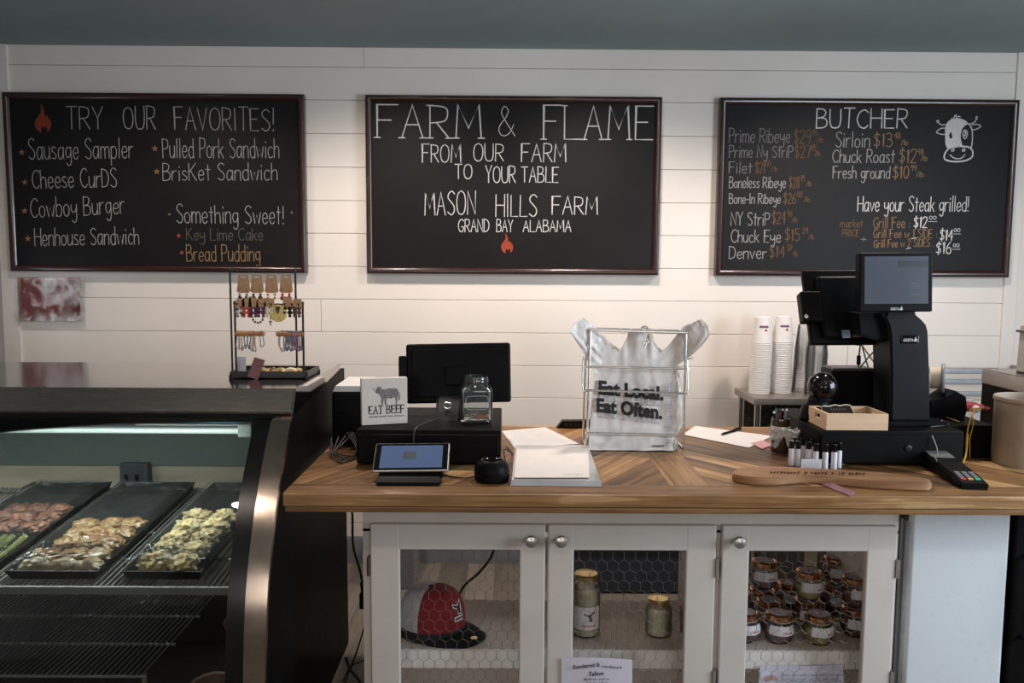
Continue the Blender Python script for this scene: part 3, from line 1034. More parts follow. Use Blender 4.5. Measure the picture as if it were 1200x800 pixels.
CASE_BODY = mat('case_black_panel', (.0045, .004, .004), rough=.42, var=.2, spec=.03)
CASE_BORDER = mat('black_glass_border', (.004, .004, .004), rough=.25)
CASE_IN = mat('case_interior', (.05, .05, .052), rough=.5)
BACK_TAN = mat('sliding_back_door', (.34, .29, .23), rough=.35, var=.12, scale=6, stretch=(1, 3, 3))
BACK_GREEN = mat('upper_back_panel', (.085, .105, .098), rough=.6)
LED_BLUE = mat('blue_light_strip', (.03, .13, .22), rough=.4, var=.4, scale=30, stretch=(18, 1, 1))
TUBE = mat('fluorescent_tube', (.45, .55, .52), rough=.4, emit=.55, var=.01, emit_col=(.76, .95, .89))
SHELF_WIRE = mat('case_shelf_wire', (.26, .26, .25), rough=.45, metal=.4)

case = thing('display_case', 'curved glass refrigerated display case with stainless top, left of the wooden counter', 'display case', (-1.5, 2.6, 0))
bm = NB(); box(bm, CX0, SX, 2.392, 3.03, 1.152, 1.17, bev=.002)
finish('top_panel', bm, STEEL_TOP, case)
bm = NB(); prism(bm, [(2.392, 1.17), (2.40, 1.168), (2.40, 1.10), (2.352, 1.10), (2.350, 1.106)], 'x', CX0, SX)
finish('fascia', bm, STEEL_DK, case)
bm = NB(); prism(bm, [(2.395, 1.17), (3.03, 1.17), (3.03, 1.15), (2.78, 1.128), (2.40, 1.098), (2.352, 1.098)], 'x', SX, SX + .006, bev=.001)
finish('top_end_trim', bm, STEEL, case)
bm = NB()
prism(bm, offp(.012) + [(2.04, 0), (3.155, 0), (3.135, 1.14), (3.03, 1.15)], 'x', SX - .012, SX)
finish('side_panel', bm, CASE_BODY, case)
bm = NB()
A = PS; B = offp(.02)
prism(bm, A + B[::-1], 'x', SX - .056, SX + .003, bev=.002)
prism(bm, PS + [(y - .003, z) for y, z in PS][::-1], 'x', SX - .001, SX + .004)
finish('end_post', bm, mat('post_steel', (.46, .37, .305), rough=.2, metal=1, var=.06), case)
bm = NB(); C = offp(.004); D = offp(.016)
prism(bm, C + D[::-1], 'x', SX - .105, SX - .054)
finish('glass_border', bm, CASE_BORDER, case)
bm = NB(); prism(bm, [(2.352, 1.10), (2.40, 1.10), (2.40, 1.086), (2.348, 1.086), (2.346, 1.092)], 'x', CX0, SX - .05)
finish('top_rail', bm, CASE_BORDER, case)
bm = NB(); C = offp(.006); D = offp(.011)
prism(bm, C + D[::-1], 'x', CX0, SX - .08)
finish('curved_glass', bm, CASE_GLASS, case, smooth=60)
bm = NB(); box(bm, CX0, SX - .012, 2.06, 3.14, .05, .27); box(bm, CX0, SX - .012, 2.1, 3.1, 0, .05)
finish('base', bm, CASE_BODY, case)
bm = NB(); box(bm, CX0, SX - .012, 2.40, 3.03, 1.098, 1.152)
box(bm, CX0, SX - .012, 2.99, 3.03, .95, 1.08)
finish('inner_ceiling', bm, CASE_IN, case)
bm = NB(); box(bm, CX0, -.825, 2.44, 2.47, 1.054, 1.078)
finish('light_strip', bm, LED_BLUE, case)
bm = NB(); box(bm, CX0, -.80, 2.475, 2.53, 1.032, 1.054)
finish('tube_channel', bm, CASE_IN, case)
bm = NB()
for a, b in ((CX0, -1.26), (-1.165, -.82)):
    box(bm, a, b, 2.470, 2.4755, 1.040, 1.046)
finish('reflector_strip', bm, mat('white_strip', (.6, .62, .6), rough=.5), case)
bm = NB(); tube(bm, [(CX0, 2.50, 1.017), (-.845, 2.50, 1.017)], .0095, 12)
finish('light_tube', bm, TUBE, case)
bm = NB(); box(bm, -.845, -.80, 2.465, 2.535, 1.002, 1.075, bev=.006)
finish('tube_socket', bm, mat('tube_socket', (.35, .42, .40), rough=.5), case)
ld = bpy.data.lights.new('tube_glow', 'AREA')
ld.shape = 'RECTANGLE'; ld.size, ld.size_y, ld.energy, ld.color = 1.45, .03, LED_POWER, (.88, 1.0, .95)
lo = bpy.data.objects.new('tube_glow', ld); COL.objects.link(lo)
lo.parent = case; lo.location = (-1.6 + 1.5, 2.50 - 2.6, 1.003); lo.rotation_euler = (radians(10), 0, 0)
bm = NB(); box(bm, CX0, -.82, 2.385, 2.398, 1.076, 1.086); finish('front_light_strip', bm, TUBE, case)
ld = bpy.data.lights.new('strip_glow', 'AREA')
ld.shape = 'RECTANGLE'; ld.size, ld.size_y, ld.energy, ld.color = 1.45, .02, LED_POWER * .8, (.90, 1.0, .96)
lo = bpy.data.objects.new('strip_glow', ld); COL.objects.link(lo)
lo.parent = case; lo.location = (-.08, 2.391 - 2.6, 1.074); lo.rotation_euler = (radians(4), 0, 0)
bm = NB(); box(bm, CX0, SX - .012, 2.965, 2.98, .785, .96)
finish('upper_back_panel', bm, BACK_GREEN, case)
for a, b in ((CX0, -1.44), (-1.36, SX - .012)):
    bm = NB(); box(bm, a, b, 2.975, 2.99, .28, .79)
    finish('sliding_door', bm, BACK_TAN, case)
bm = NB(); box(bm, -1.45, -1.345, 2.935, 2.975, .30, .80, bev=.004)
for k in range(5):
    for x in (-1.425, -1.385):
        box(bm, x - .006, x + .006, 2.931, 2.936, .73 - k * .05, .76 - k * .05, mi=1)
finish('slotted_post', bm, [mat('post_grey', (.055, .06, .075), rough=.35, metal=.3), CASE_BORDER], case)

# tilted upper shelf of wires carrying the trays
TLT = math.atan2(.065, .72)


def tilt(z0, y0=2.20):
    return Matrix.Translation((0, y0, z0)) @ Matrix.Rotation(TLT, 4, 'X') @ Matrix.Translation((0, -y0, -z0))


SZ = .640
bm = NB()
vs = []
x = -2.3
while x < -.76:
    vs += tube(bm, [(x, 2.17, SZ), (x, 2.94, SZ)], .0022, 5)
    x += .0165
for y in (2.17, 2.36, 2.55, 2.74, 2.94):
    vs += tube(bm, [(-2.3, y, SZ - .006), (-.76, y, SZ - .006)], .0042, 6)
vs += box(bm, -2.3, -.76, 2.160, 2.168, SZ - .016, SZ + .006)
bmesh.ops.transform(bm, matrix=tilt(SZ), verts=vs)
finish('tray_shelf', bm, SHELF_WIRE, case)
# lower shelf
bm = NB(); x = -2.3
while x < -.985:
    tube(bm, [(x, 2.10, .42), (x, 2.88, .42)], .0021, 5)
    x += .0165
for y in (2.10, 2.29, 2.48, 2.67, 2.88):
    tube(bm, [(-2.3, y, .414), (-.985, y, .414)], .0042, 6)
finish('lower_shelf', bm, SHELF_WIRE, case)
for x in (-2.28, -1.00):
    bm = NB(); tube(bm, [(x, 2.12, .27), (x, 2.12, .41)], .008, 8); tube(bm, [(x, 2.86, .27), (x, 2.86, .41)], .008, 8)
    tube(bm, [(x, 2.86, .41), (x, 2.86, .70)], .008, 8)
    finish('shelf_support', bm, SHELF_WIRE, case)

TRAY = mat('tray_black', (.006, .006, .006), rough=.3, var=.2, spec=.25)


def tray(xc, w, label):
    t = thing('meat_tray', label, 'food tray', (xc, 2.20, SZ + .003), rot=(TLT, 0, 0), group='trays of food in the display case')
    bm = NB(); h, L = .030, .72
    ow, iw = w / 2, w / 2 - .014
    o = [[(-ow + .012, .012, 0), (ow - .012, .012, 0), (ow - .012, L - .012, 0), (-ow + .012, L - .012, 0)],
         [(-ow, 0, h), (ow, 0, h), (ow, L, h), (-ow, L, h)],
         [(-ow + .006, .006, h), (ow - .006, .006, h), (ow - .006, L - .006, h), (-ow + .006, L - .006, h)],
         [(-ow + .02, .02, .005), (ow - .02, .02, .005), (ow - .02, L - .02, .005), (-ow + .02, L - .02, .005)]]
    R_ = [[bm.verts.new(p) for p in r] for r in o]
    bm.faces.new(R_[0][::-1])
    for a, b in zip(R_, R_[1:]):
        for i in range(4):
            bm.faces.new((a[i], a[(i + 1) % 4], b[(i + 1) % 4], b[i]))
    bm.faces.new(R_[3])
    bmesh.ops.recalc_face_normals(bm, faces=bm.faces)
    finish('pan', bm, TRAY, t, world=False)
    return t


t1 = tray(-1.600, .265, 'long black food tray at the left, holding greens')
t2 = tray(-1.291, .265, 'long black food tray in the middle, holding glazed chicken')
t3 = tray(-.978, .225, 'long black food tray at the right, holding crumbed pieces')

GLAZED = mat('glazed_chicken', (.30, .115, .03), rough=.25, scale=35, col2=(.55, .36, .17), coat=.5)
GLAZED2 = mat('pale_chicken', (.50, .34, .17), rough=.3, scale=30, col2=(.66, .58, .42), coat=.5)
CRUMB = mat('crumbed_topping', (.50, .33, .11), rough=.7, scale=60, col2=(.75, .66, .42), bump=1.0, bscale=150)
GREENS = mat('green_stalks', (.12, .16, .035), rough=.4, scale=20, col2=(.25, .28, .08))
BACON = mat('seasoned_meat', (.16, .05, .03), rough=.4, scale=40, col2=(.38, .16, .09))
rf = random.Random(21)


def on_tray(t, lx, ly, lz):
    return wm(t) @ Vector((lx, ly, lz))


food_protos = {}


def food(kind, name, m, t, lx, ly, r, label, cat, group, sub=4, amp=.34, freq=2.1, rot=0.0, lz=.006):
    pr = food_protos.setdefault(kind, [])
    p = on_tray(t, lx, ly, lz + r[2] * .80)
    if len(pr) < 3:
        bm = NB(); blob(bm, (0, 0, 0), r, amp, freq, sub, seed=len(pr) + 1 + len(kind))
        o = finish(name, bm, m, None, world=False, smooth=60)
        pr.append(o); tag(o, label, cat, group)
    else:
        q = rf.choice(pr)
        o = q.copy(); COL.objects.link(o)
        tag(o, label, cat, group)
    o.location = p
    o.rotation_euler = (TLT, 0, rot)
    return o


for r_ in range(5):
    for c in range(3):
        lx, ly = (c - 1) * .074 + rf.uniform(-.008, .008), .055 + r_ * .074 + rf.uniform(-.008, .008)
        pale = r_ == 0
        food('pale' if pale else 'glazed', 'chicken_piece', GLAZED2 if pale else GLAZED, t2, lx, ly, (.040, .040, .019),
             'pale moist chicken piece in the front row of the middle tray' if pale else 'browned glazed chicken piece on the middle black tray',
             'chicken piece', 'chicken pieces in the front row' if pale else 'glazed chicken pieces', rot=rf.uniform(0, 6))
for r_ in range(5):
    for c in range(2):
        lx, ly = (c - .5) * .084 + rf.uniform(-.006, .006), .06 + r_ * .082 + rf.uniform(-.006, .006)
        food('crumb', 'crumbed_piece', CRUMB, t3, lx, ly, (.042, .043, .027), 'pale golden crumb-topped piece on the right black tray',
             'crumbed food', 'crumb-topped pieces', amp=.42, freq=3.0, rot=rf.uniform(0, 6))
bm = NB()
for k in range(7):
    x0 = -.095 + k * .027
    tube(bm, smooth_pts([(x0, .03, .014), (x0 + .004, .14, .017 + .004 * (k % 2)), (x0 - .004, .26, .015)], 4), .009, 8,
         rr=[.007 + .003 * i / 8 for i in range(9)])
for k in range(7):
    bm2 = NB(); x0 = -.095 + k * .030
    tube(bm2, smooth_pts([(0, -.11, 0), (.004, 0, .003 * (k % 2)), (-.004, .11, 0)], 5), .008, 8, rr=[.005 + .005 * i / 10 for i in range(11)])
    o = finish('asparagus_spear', bm2, GREENS, None, world=False)
    tag(o, 'green asparagus spear on the left black tray', 'asparagus', 'asparagus spears')
    o.location = on_tray(t1, x0, .15, .017); o.rotation_euler = (TLT, 0, rf.uniform(-.12, .12))
bm.free()
for r_ in range(3):
    for c in range(3):
        food('bacon', 'meat_bundle', BACON, t1, (c - 1) * .072, .33 + r_ * .072, (.037, .036, .018),
             'reddish brown seasoned meat piece behind the greens', 'meat piece', 'seasoned meat pieces on the left tray', rot=rf.uniform(0, 6))


def wrap(t, w, L, label, drape=0.0, seed=0):
    bm = NB()
    def fn(u, v):
        x = (u - .5) * w
        y = -.015 + v * L
        z = .052 + .010 * noise.noise((x * 9 + seed, y * 9, 0)) + .005 * noise.noise((x * 40 + seed, y * 26, 3))
        e = max(0, abs(u - .5) * 2 - .85) / .15
        z -= e * e * .022
        if v < .08:
            k = (.08 - v) / .08
            z -= k * (.024 + drape)
            y += k * .02 if not drape else -.012 * k
        return (x, y, z)
    grid(bm, fn, 30, 60)
    o = finish('plastic_wrap', bm, WRAP, None, world=False, smooth=80)
    o.location = wm(t).translation; o.rotation_euler = (TLT, 0, 0)
    tag(o, label, 'plastic wrap', 'plastic wrap over the trays')


wrap(t1, .27, .70, 'clear plastic wrap over the left tray of greens', seed=1)
wrap(t2, .27, .70, 'clear plastic wrap over the middle tray of chicken', seed=5)
wrap(t3, .245, .70, 'clear plastic wrap over the right tray, its loose end hanging over the shelf', drape=.085, seed=9)
# wrapped steaks in the bottom of the case
STEAK = mat('wrapped_red_meat', (.10, .018, .014), rough=.3, scale=22, col2=(.20, .06, .045), coat=.6)
for i, (x, y, rz) in enumerate(((-.86, 2.24, .2), (-.80, 2.46, -.3), (-.90, 2.70, .1))):
    lab = ['dark red wrapped steak lying nearest the case glass, low in the right corner', 'dark red wrapped steak lying second from the case glass, low in the right corner',
           'dark red wrapped steak lying furthest back, low in the right corner'][i]
    t = thing('wrapped_steak', lab, 'meat', (x, y, .274), rz, group='wrapped steaks in the bottom of the case')
    bm = NB(); blob(bm, (0, 0, .022), (.085, .10, .022), .12, 1.4, 3, seed=i)
    finish('steak', bm, STEAK, t, world=False)
    bm = NB(); tube(bm, [(.06 * cos(a), .07 * sin(a), .042) for a in [k * pi / 12 for k in range(24)]], .004, 6, closed=True)
    finish('fat_rim', bm, mat('fat', (.42, .28, .18), rough=.4), t, world=False)

# printed glossy pouch on the wall
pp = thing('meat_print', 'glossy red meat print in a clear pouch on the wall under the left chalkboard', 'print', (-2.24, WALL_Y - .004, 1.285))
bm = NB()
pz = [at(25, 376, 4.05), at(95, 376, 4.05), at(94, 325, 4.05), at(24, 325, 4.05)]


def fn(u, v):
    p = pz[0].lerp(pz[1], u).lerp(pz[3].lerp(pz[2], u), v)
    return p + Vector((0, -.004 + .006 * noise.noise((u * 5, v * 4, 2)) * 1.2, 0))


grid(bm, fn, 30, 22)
mp_ = mat('meat_print_fat_and_glare', (.34, .06, .042), rough=.35, scale=4.6, col2=(.92, .86, .83), coat=1.0, bump=.5, bscale=9, sharp=True)  # white blotches: fat marbling that also paints in the glare on the pouch
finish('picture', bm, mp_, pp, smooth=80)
bm = NB()
pz2 = [at(23, 376.5, 4.043), at(102, 376.5, 4.043), at(101, 324.5, 4.043), at(22.5, 324.5, 4.043)]


def fn(u, v):
    p = pz2[0].lerp(pz2[1], u).lerp(pz2[3].lerp(pz2[2], u), v)
    return p + Vector((0, -.008 + .006 * noise.noise((u * 5, v * 4, 2)) * 1.2 + .003 * noise.noise((u * 14, v * 9, 7)), 0))


grid(bm, fn, 40, 30)
finish('pouch', bm, clear('pouch_plastic', rough=.05, ior=1.4, haze=.01), pp, smooth=80)

# ================================================================== JEWELLERY STAND on the case
JZ = 1.17
js = thing('jewelry_stand', 'black wire jewelry stand with wooden pegs on the stainless case top', 'jewelry stand', (-.79, 2.72, JZ))
JW = mat('black_wire', (.010, .009, .009), rough=.4)
x0, x1 = -.900, -.668
yf, yb = 2.62, 2.74
bm = NB()
box(bm, x0 - .012, x1 + .012, yf - .018, yb + .03, JZ + .002, JZ + .010, bev=.004)
for a, b, c, d in ((x0 - .012, x1 + .012, yf - .018, yf - .010), (x0 - .012, x1 + .012, yb + .022, yb + .03),
                   (x0 - .012, x0 - .004, yf - .018, yb + .03), (x1 + .004, x1 + .012, yf - .018, yb + .03)):
    box(bm, a, b, c, d, JZ + .002, JZ + .024, bev=.003)
for x in (x0 - .006, x1 + .006):
    for y in (yf - .012, yb + .024):
        lathe(bm, [(0, 0), (.009, 0), (.011, .006), (.009, .012), (0, .014)], (x, y, JZ), 12)
finish('base_tray', bm, JW, js)
tz = at(272, 318, yb)[2]
xbL, xbR = at(271.5, 400, yb)[0], at(347.5, 400, yb)[0]
mz = at(276, 357, yf)[2]
xfL, xfR = at(276, 400, yf)[0], at(355.5, 400, yf)[0]
for nm, xa, xb2, y, z in (('tall_frame', xbL, xbR, yb, tz), ('short_frame', xfL, xfR, yf, mz)):
    bm = NB()
    for x in (xa, xb2):
        tube(bm, [(x, y, JZ + .005), (x, y, z + .006)], .0036, 8)
        lathe(bm, [(0, -.006), (.005, -.003), (.005, .004), (0, .008)], (x, y, z + .006), 10)
    tube(bm, [(xa, y, z), (xb2, y, z)], .0042 if nm == 'tall_frame' else .005, 8)
    if nm == 'tall_frame':
        for k in range(12):
            x = xa + (xb2 - xa) * (k + .5) / 12
            tube(bm, [(x, y, z), (x, y - .010, z - .002), (x, y - .016, z + .006)], .002, 6)
    else:
        for k in range(10):
            x = xa + (xb2 - xa) * (k + .5) / 10
            tube(bm, [(x, y, z), (x, y - .008, z - .003), (x, y - .014, z + .006)], .002, 6)
    finish(nm, bm, JW, js)
pzz = at(290, 391, yf)[2]
for a, b in ((276, 310), (324, 356)):
    bm = NB(); xa, xb2 = at(a, 391, yf)[0], at(b, 391, yf)[0]
    tube(bm, [(xa, yf, pzz), (xb2, yf, pzz)], .0075, 12)
    finish('peg', bm, PEG, js)
BEAD_K = mat('black_bead', (.015, .012, .012), rough=.2)
BEAD_W = mat('spotted_bead', (.65, .62, .58), rough=.3, scale=90, col2=(.03, .03, .03), sharp=True)
BEAD_B = mat('brown_bead', (.12, .06, .04), rough=.3)
BEAD_R = mat('red_bead', (.62, .06, .02), rough=.25)
BEAD_PK = mat('pink_bead', (.60, .30, .26), rough=.3)
BEAD_PU = mat('purple_bead', (.13, .03, .10), rough=.3, scale=200, var=.5)
LEMON = mat('lemon_slice', (.55, .36, .07), rough=.4, scale=60, col2=(.75, .58, .22))
CREAM = mat('cream_bead', (.74, .66, .48), rough=.4)


def bead(bm, c, r, sz=1.0):
    lathe(bm, [(0, -r * sz), (r * .7, -r * .7 * sz), (r, 0), (r * .7, r * .7 * sz), (0, r * sz)], c, 12)


cards = [(285, 'kraft card with spotted black and white drop earrings, leftmost on the top bar', (BEAD_K, BEAD_W)),
         (301, 'kraft card with dark brown drop earrings, second on the top bar', (BEAD_B, BEAD_B)),
         (318, 'kraft card with pale pink drop earrings, third on the top bar', (BEAD_PK, BEAD_PK)),
         (335, 'kraft card with red cherry earrings, rightmost on the top bar', (BEAD_R, BEAD_R))]
for px, lab, (ma, mb) in cards:
    y = yb - .014
    c = at(px, 322, y)
    t = thing('earring_card', lab, 'earring card', (c.x, y, c.z - .06), group='earring cards on the top bar')
    s = y / FPX
    bm = NB()
    P = [(-5.5, 0), (5.5, 0), (8, -19), (5.5, -21), (-5.5, -21), (-8, -19)]
    prism(bm, [(c.x + a * s, c.z + b * s) for a, b in P], 'y', y - .0006, y + .0006)
    prism(bm, [(c.x + a * s, c.z + b * s) for a, b in ((-3.2, -1.8), (3.2, -1.8), (3.2, -3.0), (-3.2, -3.0))], 'y', y - .0012, y + .0001, mi=1)
    finish('card', bm, [KRAFT, PAPER], t)
    for sx in (-4, 4):
        bm = NB(); x = c.x + sx * s
        tube(bm, [(x, y - .002, c.z - 14 * s), (x, y - .004, c.z - 22 * s)], .0006, 5)
        bead(bm, (x, y - .004, c.z - 23 * s), .005)
        bead(bm, (x, y - .004, c.z - 27 * s), .0085 if ma is not BEAD_PK else .0055)
        finish('earring', bm, mb, t)
lows = [(281, BEAD_W, 'kraft card with spotted beads, leftmost on the lower bar'), (289, BEAD_R, 'kraft card with red and black beads on the lower bar'),
        (297, BEAD_PU, 'kraft card with purple flower beads on the lower bar'), (306, BEAD_PU, 'kraft card with purple beads beside the lemon earring'),
        (316, CREAM, 'kraft card with small cream beads behind the lemon earring'), (337, BEAD_K, 'kraft card with black beads right of the lemon earring'),
        (348, BEAD_B, 'kraft card with brown beads, rightmost on the lower bar')]
for i, (px, m_, lab) in enumerate(lows):
    y = yf - .010
    c = at(px, 352, y); s = y / FPX
    t = thing('earring_card', lab, 'earring card', (c.x, y, c.z - .05), group='earring cards on the lower bar')
    bm = NB(); prism(bm, [(c.x + a * s, c.z + b * s) for a, b in ((-5, 1 + 2 * (i % 3)), (5, 2 + (i % 2)), (6, -9), (-6, -9))], 'y', y - .0006, y + .0006)
    finish('card', bm, KRAFT, t)
    for sx in (-2.8, 2.8):
        bm = NB(); x = c.x + sx * s
        bead(bm, (x, y - .004, c.z - 9.5 * s), .0075)
        bead(bm, (x, y - .004, c.z - 14 * s), .008)
        bead(bm, (x, y - .004, c.z - 18 * s), .0055)
        finish('earring', bm, m_, t)
c = at(326, 367, yf - .018)
t = thing('pendant', 'big yellow lemon slice earring hanging from the lower bar', 'earring', tuple(c), group=None)
bm = NB(); lathe(bm, [(0, -.002), (.027, -.002), (.0285, 0), (.027, .002), (0, .002)], (0, 0, 0), 28, M=Matrix.Translation(c) @ Matrix.Rotation(pi / 2, 4, 'X'))
finish('slice', bm, LEMON, t)
bm = NB(); prism(bm, [(c.x - .009, c.z + .022), (c.x + .009, c.z + .022), (c.x, c.z - .004)], 'y', c.y - .004, c.y - .0025)
finish('center', bm, BEAD_K, t)
# beaded ring and little cross
c = at(302, 371, yf - .020)
bm = NB()
for k in range(12):
    a = k * pi / 6
    bead(bm, (c.x + .018 * cos(a), c.y, c.z + .020 * sin(a)), .0042)
tag(finish('bracelet', bm, BEAD_B, None, loc=tuple(c)), 'brown bead ring hanging left of the lemon earring', 'bracelet')
c = at(317, 378, yf - .016)
bm = NB(); tube(bm, [(c.x, c.y, c.z + .022), (c.x, c.y, c.z - .010)], .0017, 6); tube(bm, [(c.x - .006, c.y, c.z + .003), (c.x + .006, c.y, c.z + .003)], .0017, 6)
tag(finish('pendant', bm, BEAD_K, None, loc=tuple(c)), 'small dark cross pendant left of the lemon earring', 'pendant')
# bracelets on pegs
BR = [mat('bracelet_green', (.30, .28, .20), rough=.5, scale=300, var=.5), mat('bracelet_pink', (.42, .25, .24), rough=.5, scale=300, var=.5),
      mat('bracelet_blue', (.23, .25, .33), rough=.5, scale=300, var=.5), mat('bracelet_teal', (.17, .25, .24), rough=.5, scale=300, var=.5),
      mat('bracelet_purple', (.24, .13, .20), rough=.5, scale=300, var=.6)]
for i, px in enumerate((278.5, 281.5, 284.5, 288, 291.5, 294.5, 298, 306.5)):
    c = at(px, 391, yf); L = (.055, .060, .064, .058, .060, .066, .068, .052)[i]
    bm = NB(); w = .0055 if i < 7 else .0085
    pts = [(w * sin(a) * (1.0 if a else 1), -.0088 * cos(a) if False else 0, 0) for a in (0,)]
    loop = [Vector((c.x + w * sin(a) + .002 * sin(3 * a + i), yf + .0085 * cos(a + .3 * i) * .7, c.z + .0090 - L / 2 + L / 2 * cos(a))) for a in [k * pi / 12 for k in range(24)]]
    tube(bm, loop, .0019, 5, closed=True)
    tag(finish('bracelet', bm, BR[i % 5], None, loc=(c.x, yf, c.z)), 'thin bead bracelet hanging on the left wooden peg' if i < 7 else 'single open bracelet at the right end of the left peg',
        'bracelet', 'bracelets on the left peg')
for i in range(12):
    px = 328.5 + (i - 0) * 0.9 if i < 2 else 334 + (i - 2) * 2.15
    c = at(px, 391, yf); L = .060 + .010 * ((i * 7) % 4) / 4
    bm = NB(); w = .012 if i < 3 else .0055
    loop = [Vector((c.x + w * sin(a) + (.006 if i < 3 else 0), yf + .0085 * cos(a + .4 * i) * .7, c.z + .0095 - L / 2 + L / 2 * cos(a))) for a in [k * pi / 12 for k in range(24)]]
    tube(bm, loop, .0022, 5, closed=True)
    tag(finish('bracelet', bm, BR[(1, 2, 3, 3, 2, 4, 4, 2, 4, 1, 4, 4)[i]], None, loc=(c.x, yf, c.z)),
        'thin bead bracelet hanging on the right wooden peg', 'bracelet', 'bracelets on the right peg')
# cards and trinkets in the base tray
def card(name, label, cat, m, px, py, y, w, h, lean, rz=0.0, roll=0.0, th=.0012):
    c = at(px, py, y)
    bm = NB(); box(bm, -w / 2, w / 2, -th, th, 0, h)
    o = finish(name, bm, m, None, world=False, smooth=0)
    o.location = c
    o.rotation_euler = (lean, roll, rz)
    return tag(o, label, cat)


card('small_card', 'pale lilac card standing at the left of the stand tray', 'card', PAPER_L, 283, 439, yf + .01, .028, .060, -.1)
card('small_card', 'dark red card leaning on the front of the stand tray', 'card', mat('maroon_card', (.13, .035, .045), rough=.5, scale=160, col2=(.22, .09, .09)), 296, 443, yf - .026, .036, .068, -.28, roll=.30)
TR_G = mat('gold_trinket', (.50, .32, .12), rough=.4, scale=150, col2=(.62, .45, .22))
for i in range(14):
    x = -.835 + i * .0105; y = yf + .012 + .03 * ((i * 5) % 3) / 3
    bm = NB(); blob(bm, (0, 0, .010), (.013, .010, .006 + .002 * (i % 3)), .45, 3, 3, seed=i)
    o = finish('trinket', bm, TR_G if i % 5 else BEAD_B, None, world=False)
    o.location = (x, y, JZ + .0125)
    tag(o, 'small gold or brown trinket heaped in the stand tray', 'trinket', 'trinkets in the stand tray')
c = at(341, 435, yf + .02)
bm = NB(); blob(bm, (0, 0, .012), (.020, .010, .011), .12, 1.5, 2, seed=3)
o = finish('shell_trinket', bm, CREAM, None, world=False); o.location = (c.x, yf + .02, JZ + .011)
tag(o, 'cream oval trinket at the right end of the stand tray', 'trinket')

# ================================================================== COUNTER
CT, CB, CF, CK = .92, .866, 2.135, 3.10
CL, CR_ = -.612, 2.42
counter = thing('countertop', 'long reclaimed wood countertop of angled planks on the white cabinet', 'countertop', (.6, 2.6, CB))
bm = NB()
rp = random.Random(4)
yb_ = 2.235
plank_region(bm, [(CL, CF + .004), (CR_, CF + .004), (CR_, yb_), (CL, yb_)], 0, .099, CB + .02, CT, rnd=rp, tone=(.06, .12))
plank_region(bm, [(CL, yb_), (.47, yb_), (.47, 3.06), (CL, 3.06)], radians(57), .085, CB + .02, CT, rnd=rp, tone=(-.12, .30))
plank_region(bm, [(.47, yb_), (.585, yb_), (.585, 3.06), (.47, 3.06)], radians(90), .115, CB + .02, CT, rnd=rp, tone=(.16, .17))
plank_region(bm, [(.585, yb_), (CR_, yb_), (CR_, 3.06), (.585, 3.06)], radians(-50), .085, CB + .02, CT, rnd=rp, tone=(-.12, .30))
plank_region(bm, [(CL, 3.06), (CR_, 3.06), (CR_, CK), (CL, CK)], 0, .045, CB + .02, CT, rnd=rp, tone=(.12, .25))
finish('plank_top', bm, COUNTER, counter, smooth=0)
bm = NB(); box(bm, CL, CR_, CF, CF + .02, CB + .018, CT - .0005, bev=.003)
box(bm, CL, CL + .02, CF + .02, CK, CB + .018, CT - .0005, bev=.003)
tone_uv(bm, 'x', .22)
finish('edge_board', bm, COUNTER, counter)
bm = NB(); box(bm, CL + .004, CR_, CF + .004, CK, CB, CB + .0165, bev=.003)
tone_uv(bm, 'x', .08, 3)
finish('lower_edge', bm, COUNTER, counter)

# ================================================================== CABINET
FY = 2.30
DY = 2.278
def X(px, y=FY, py=700):
    return at(px, py, y)[0]
kx0, kx1 = at(426, 700, FY)[0], at(1052, 640, FY)[0]
cab = thing('base_cabinet', 'white painted base cabinet with three chicken wire doors under the counter', 'cabinet', ((kx0 + kx1) / 2, 2.55, 0))
szT = at(600, 761, 2.385)[2]
szB = at(600, 781, 2.385)[2]
dz = [.775 - .012, .09]
xs = {n: at(px, 690, DY)[0] for n, px in dict(d1l=434, d1r=638.5, d2l=641.5, d2r=838, d3l=844.5, d3r=1049, o1l=468.5, o1r=608.5, o2l=672, o2r=803, o3l=877, o3r=1014).items()}
ztop = at(640, 615, DY)[2]
zope = at(640, 645, DY)[2]
zbot, zopb = .10, .165
bm = NB()
fr_top = CB - .001
box(bm, kx0, kx1, FY, FY + .02, ztop - .028, fr_top)
box(bm, kx0, kx1, FY, FY + .02, .0, .14)
box(bm, kx0, kx0 + .05, FY, FY + .02, .14, ztop - .02)
box(bm, kx1 - .045, kx1, FY, FY + .02, .14, ztop - .02)
mx = (xs['d2r'] + xs['d3l']) / 2
box(bm, mx - .022, mx + .022, FY, FY + .02, .14, ztop - .02)
for x in (kx0, mx - .009, kx1 - .018):
    box(bm, x, x + .018, FY + .02, 2.765, .0, fr_top) if x != kx0 else box(bm, x, x + .014, FY + .02, 2.765, 0, fr_top)
box(bm, kx0, kx1, FY + .02, 2.765, .10, .118)
box(bm, kx0, kx1, 2.745, 2.765, ztop + .012, fr_top)
finish('carcass', bm, CAB_WHITE, cab, smooth=30)
bm = NB()
for a, b in ((kx0 + .014, mx - .009), (mx + .009, kx1 - .018)):
    box(bm, a, b, 2.387, 2.76, szB, szT)
    box(bm, a, b, 2.379, 2.388, szB - .001, szT + .0008, mi=1)
finish('shelf', bm, [SHELF_TOP, SHELF_EDGE], cab, smooth=0)


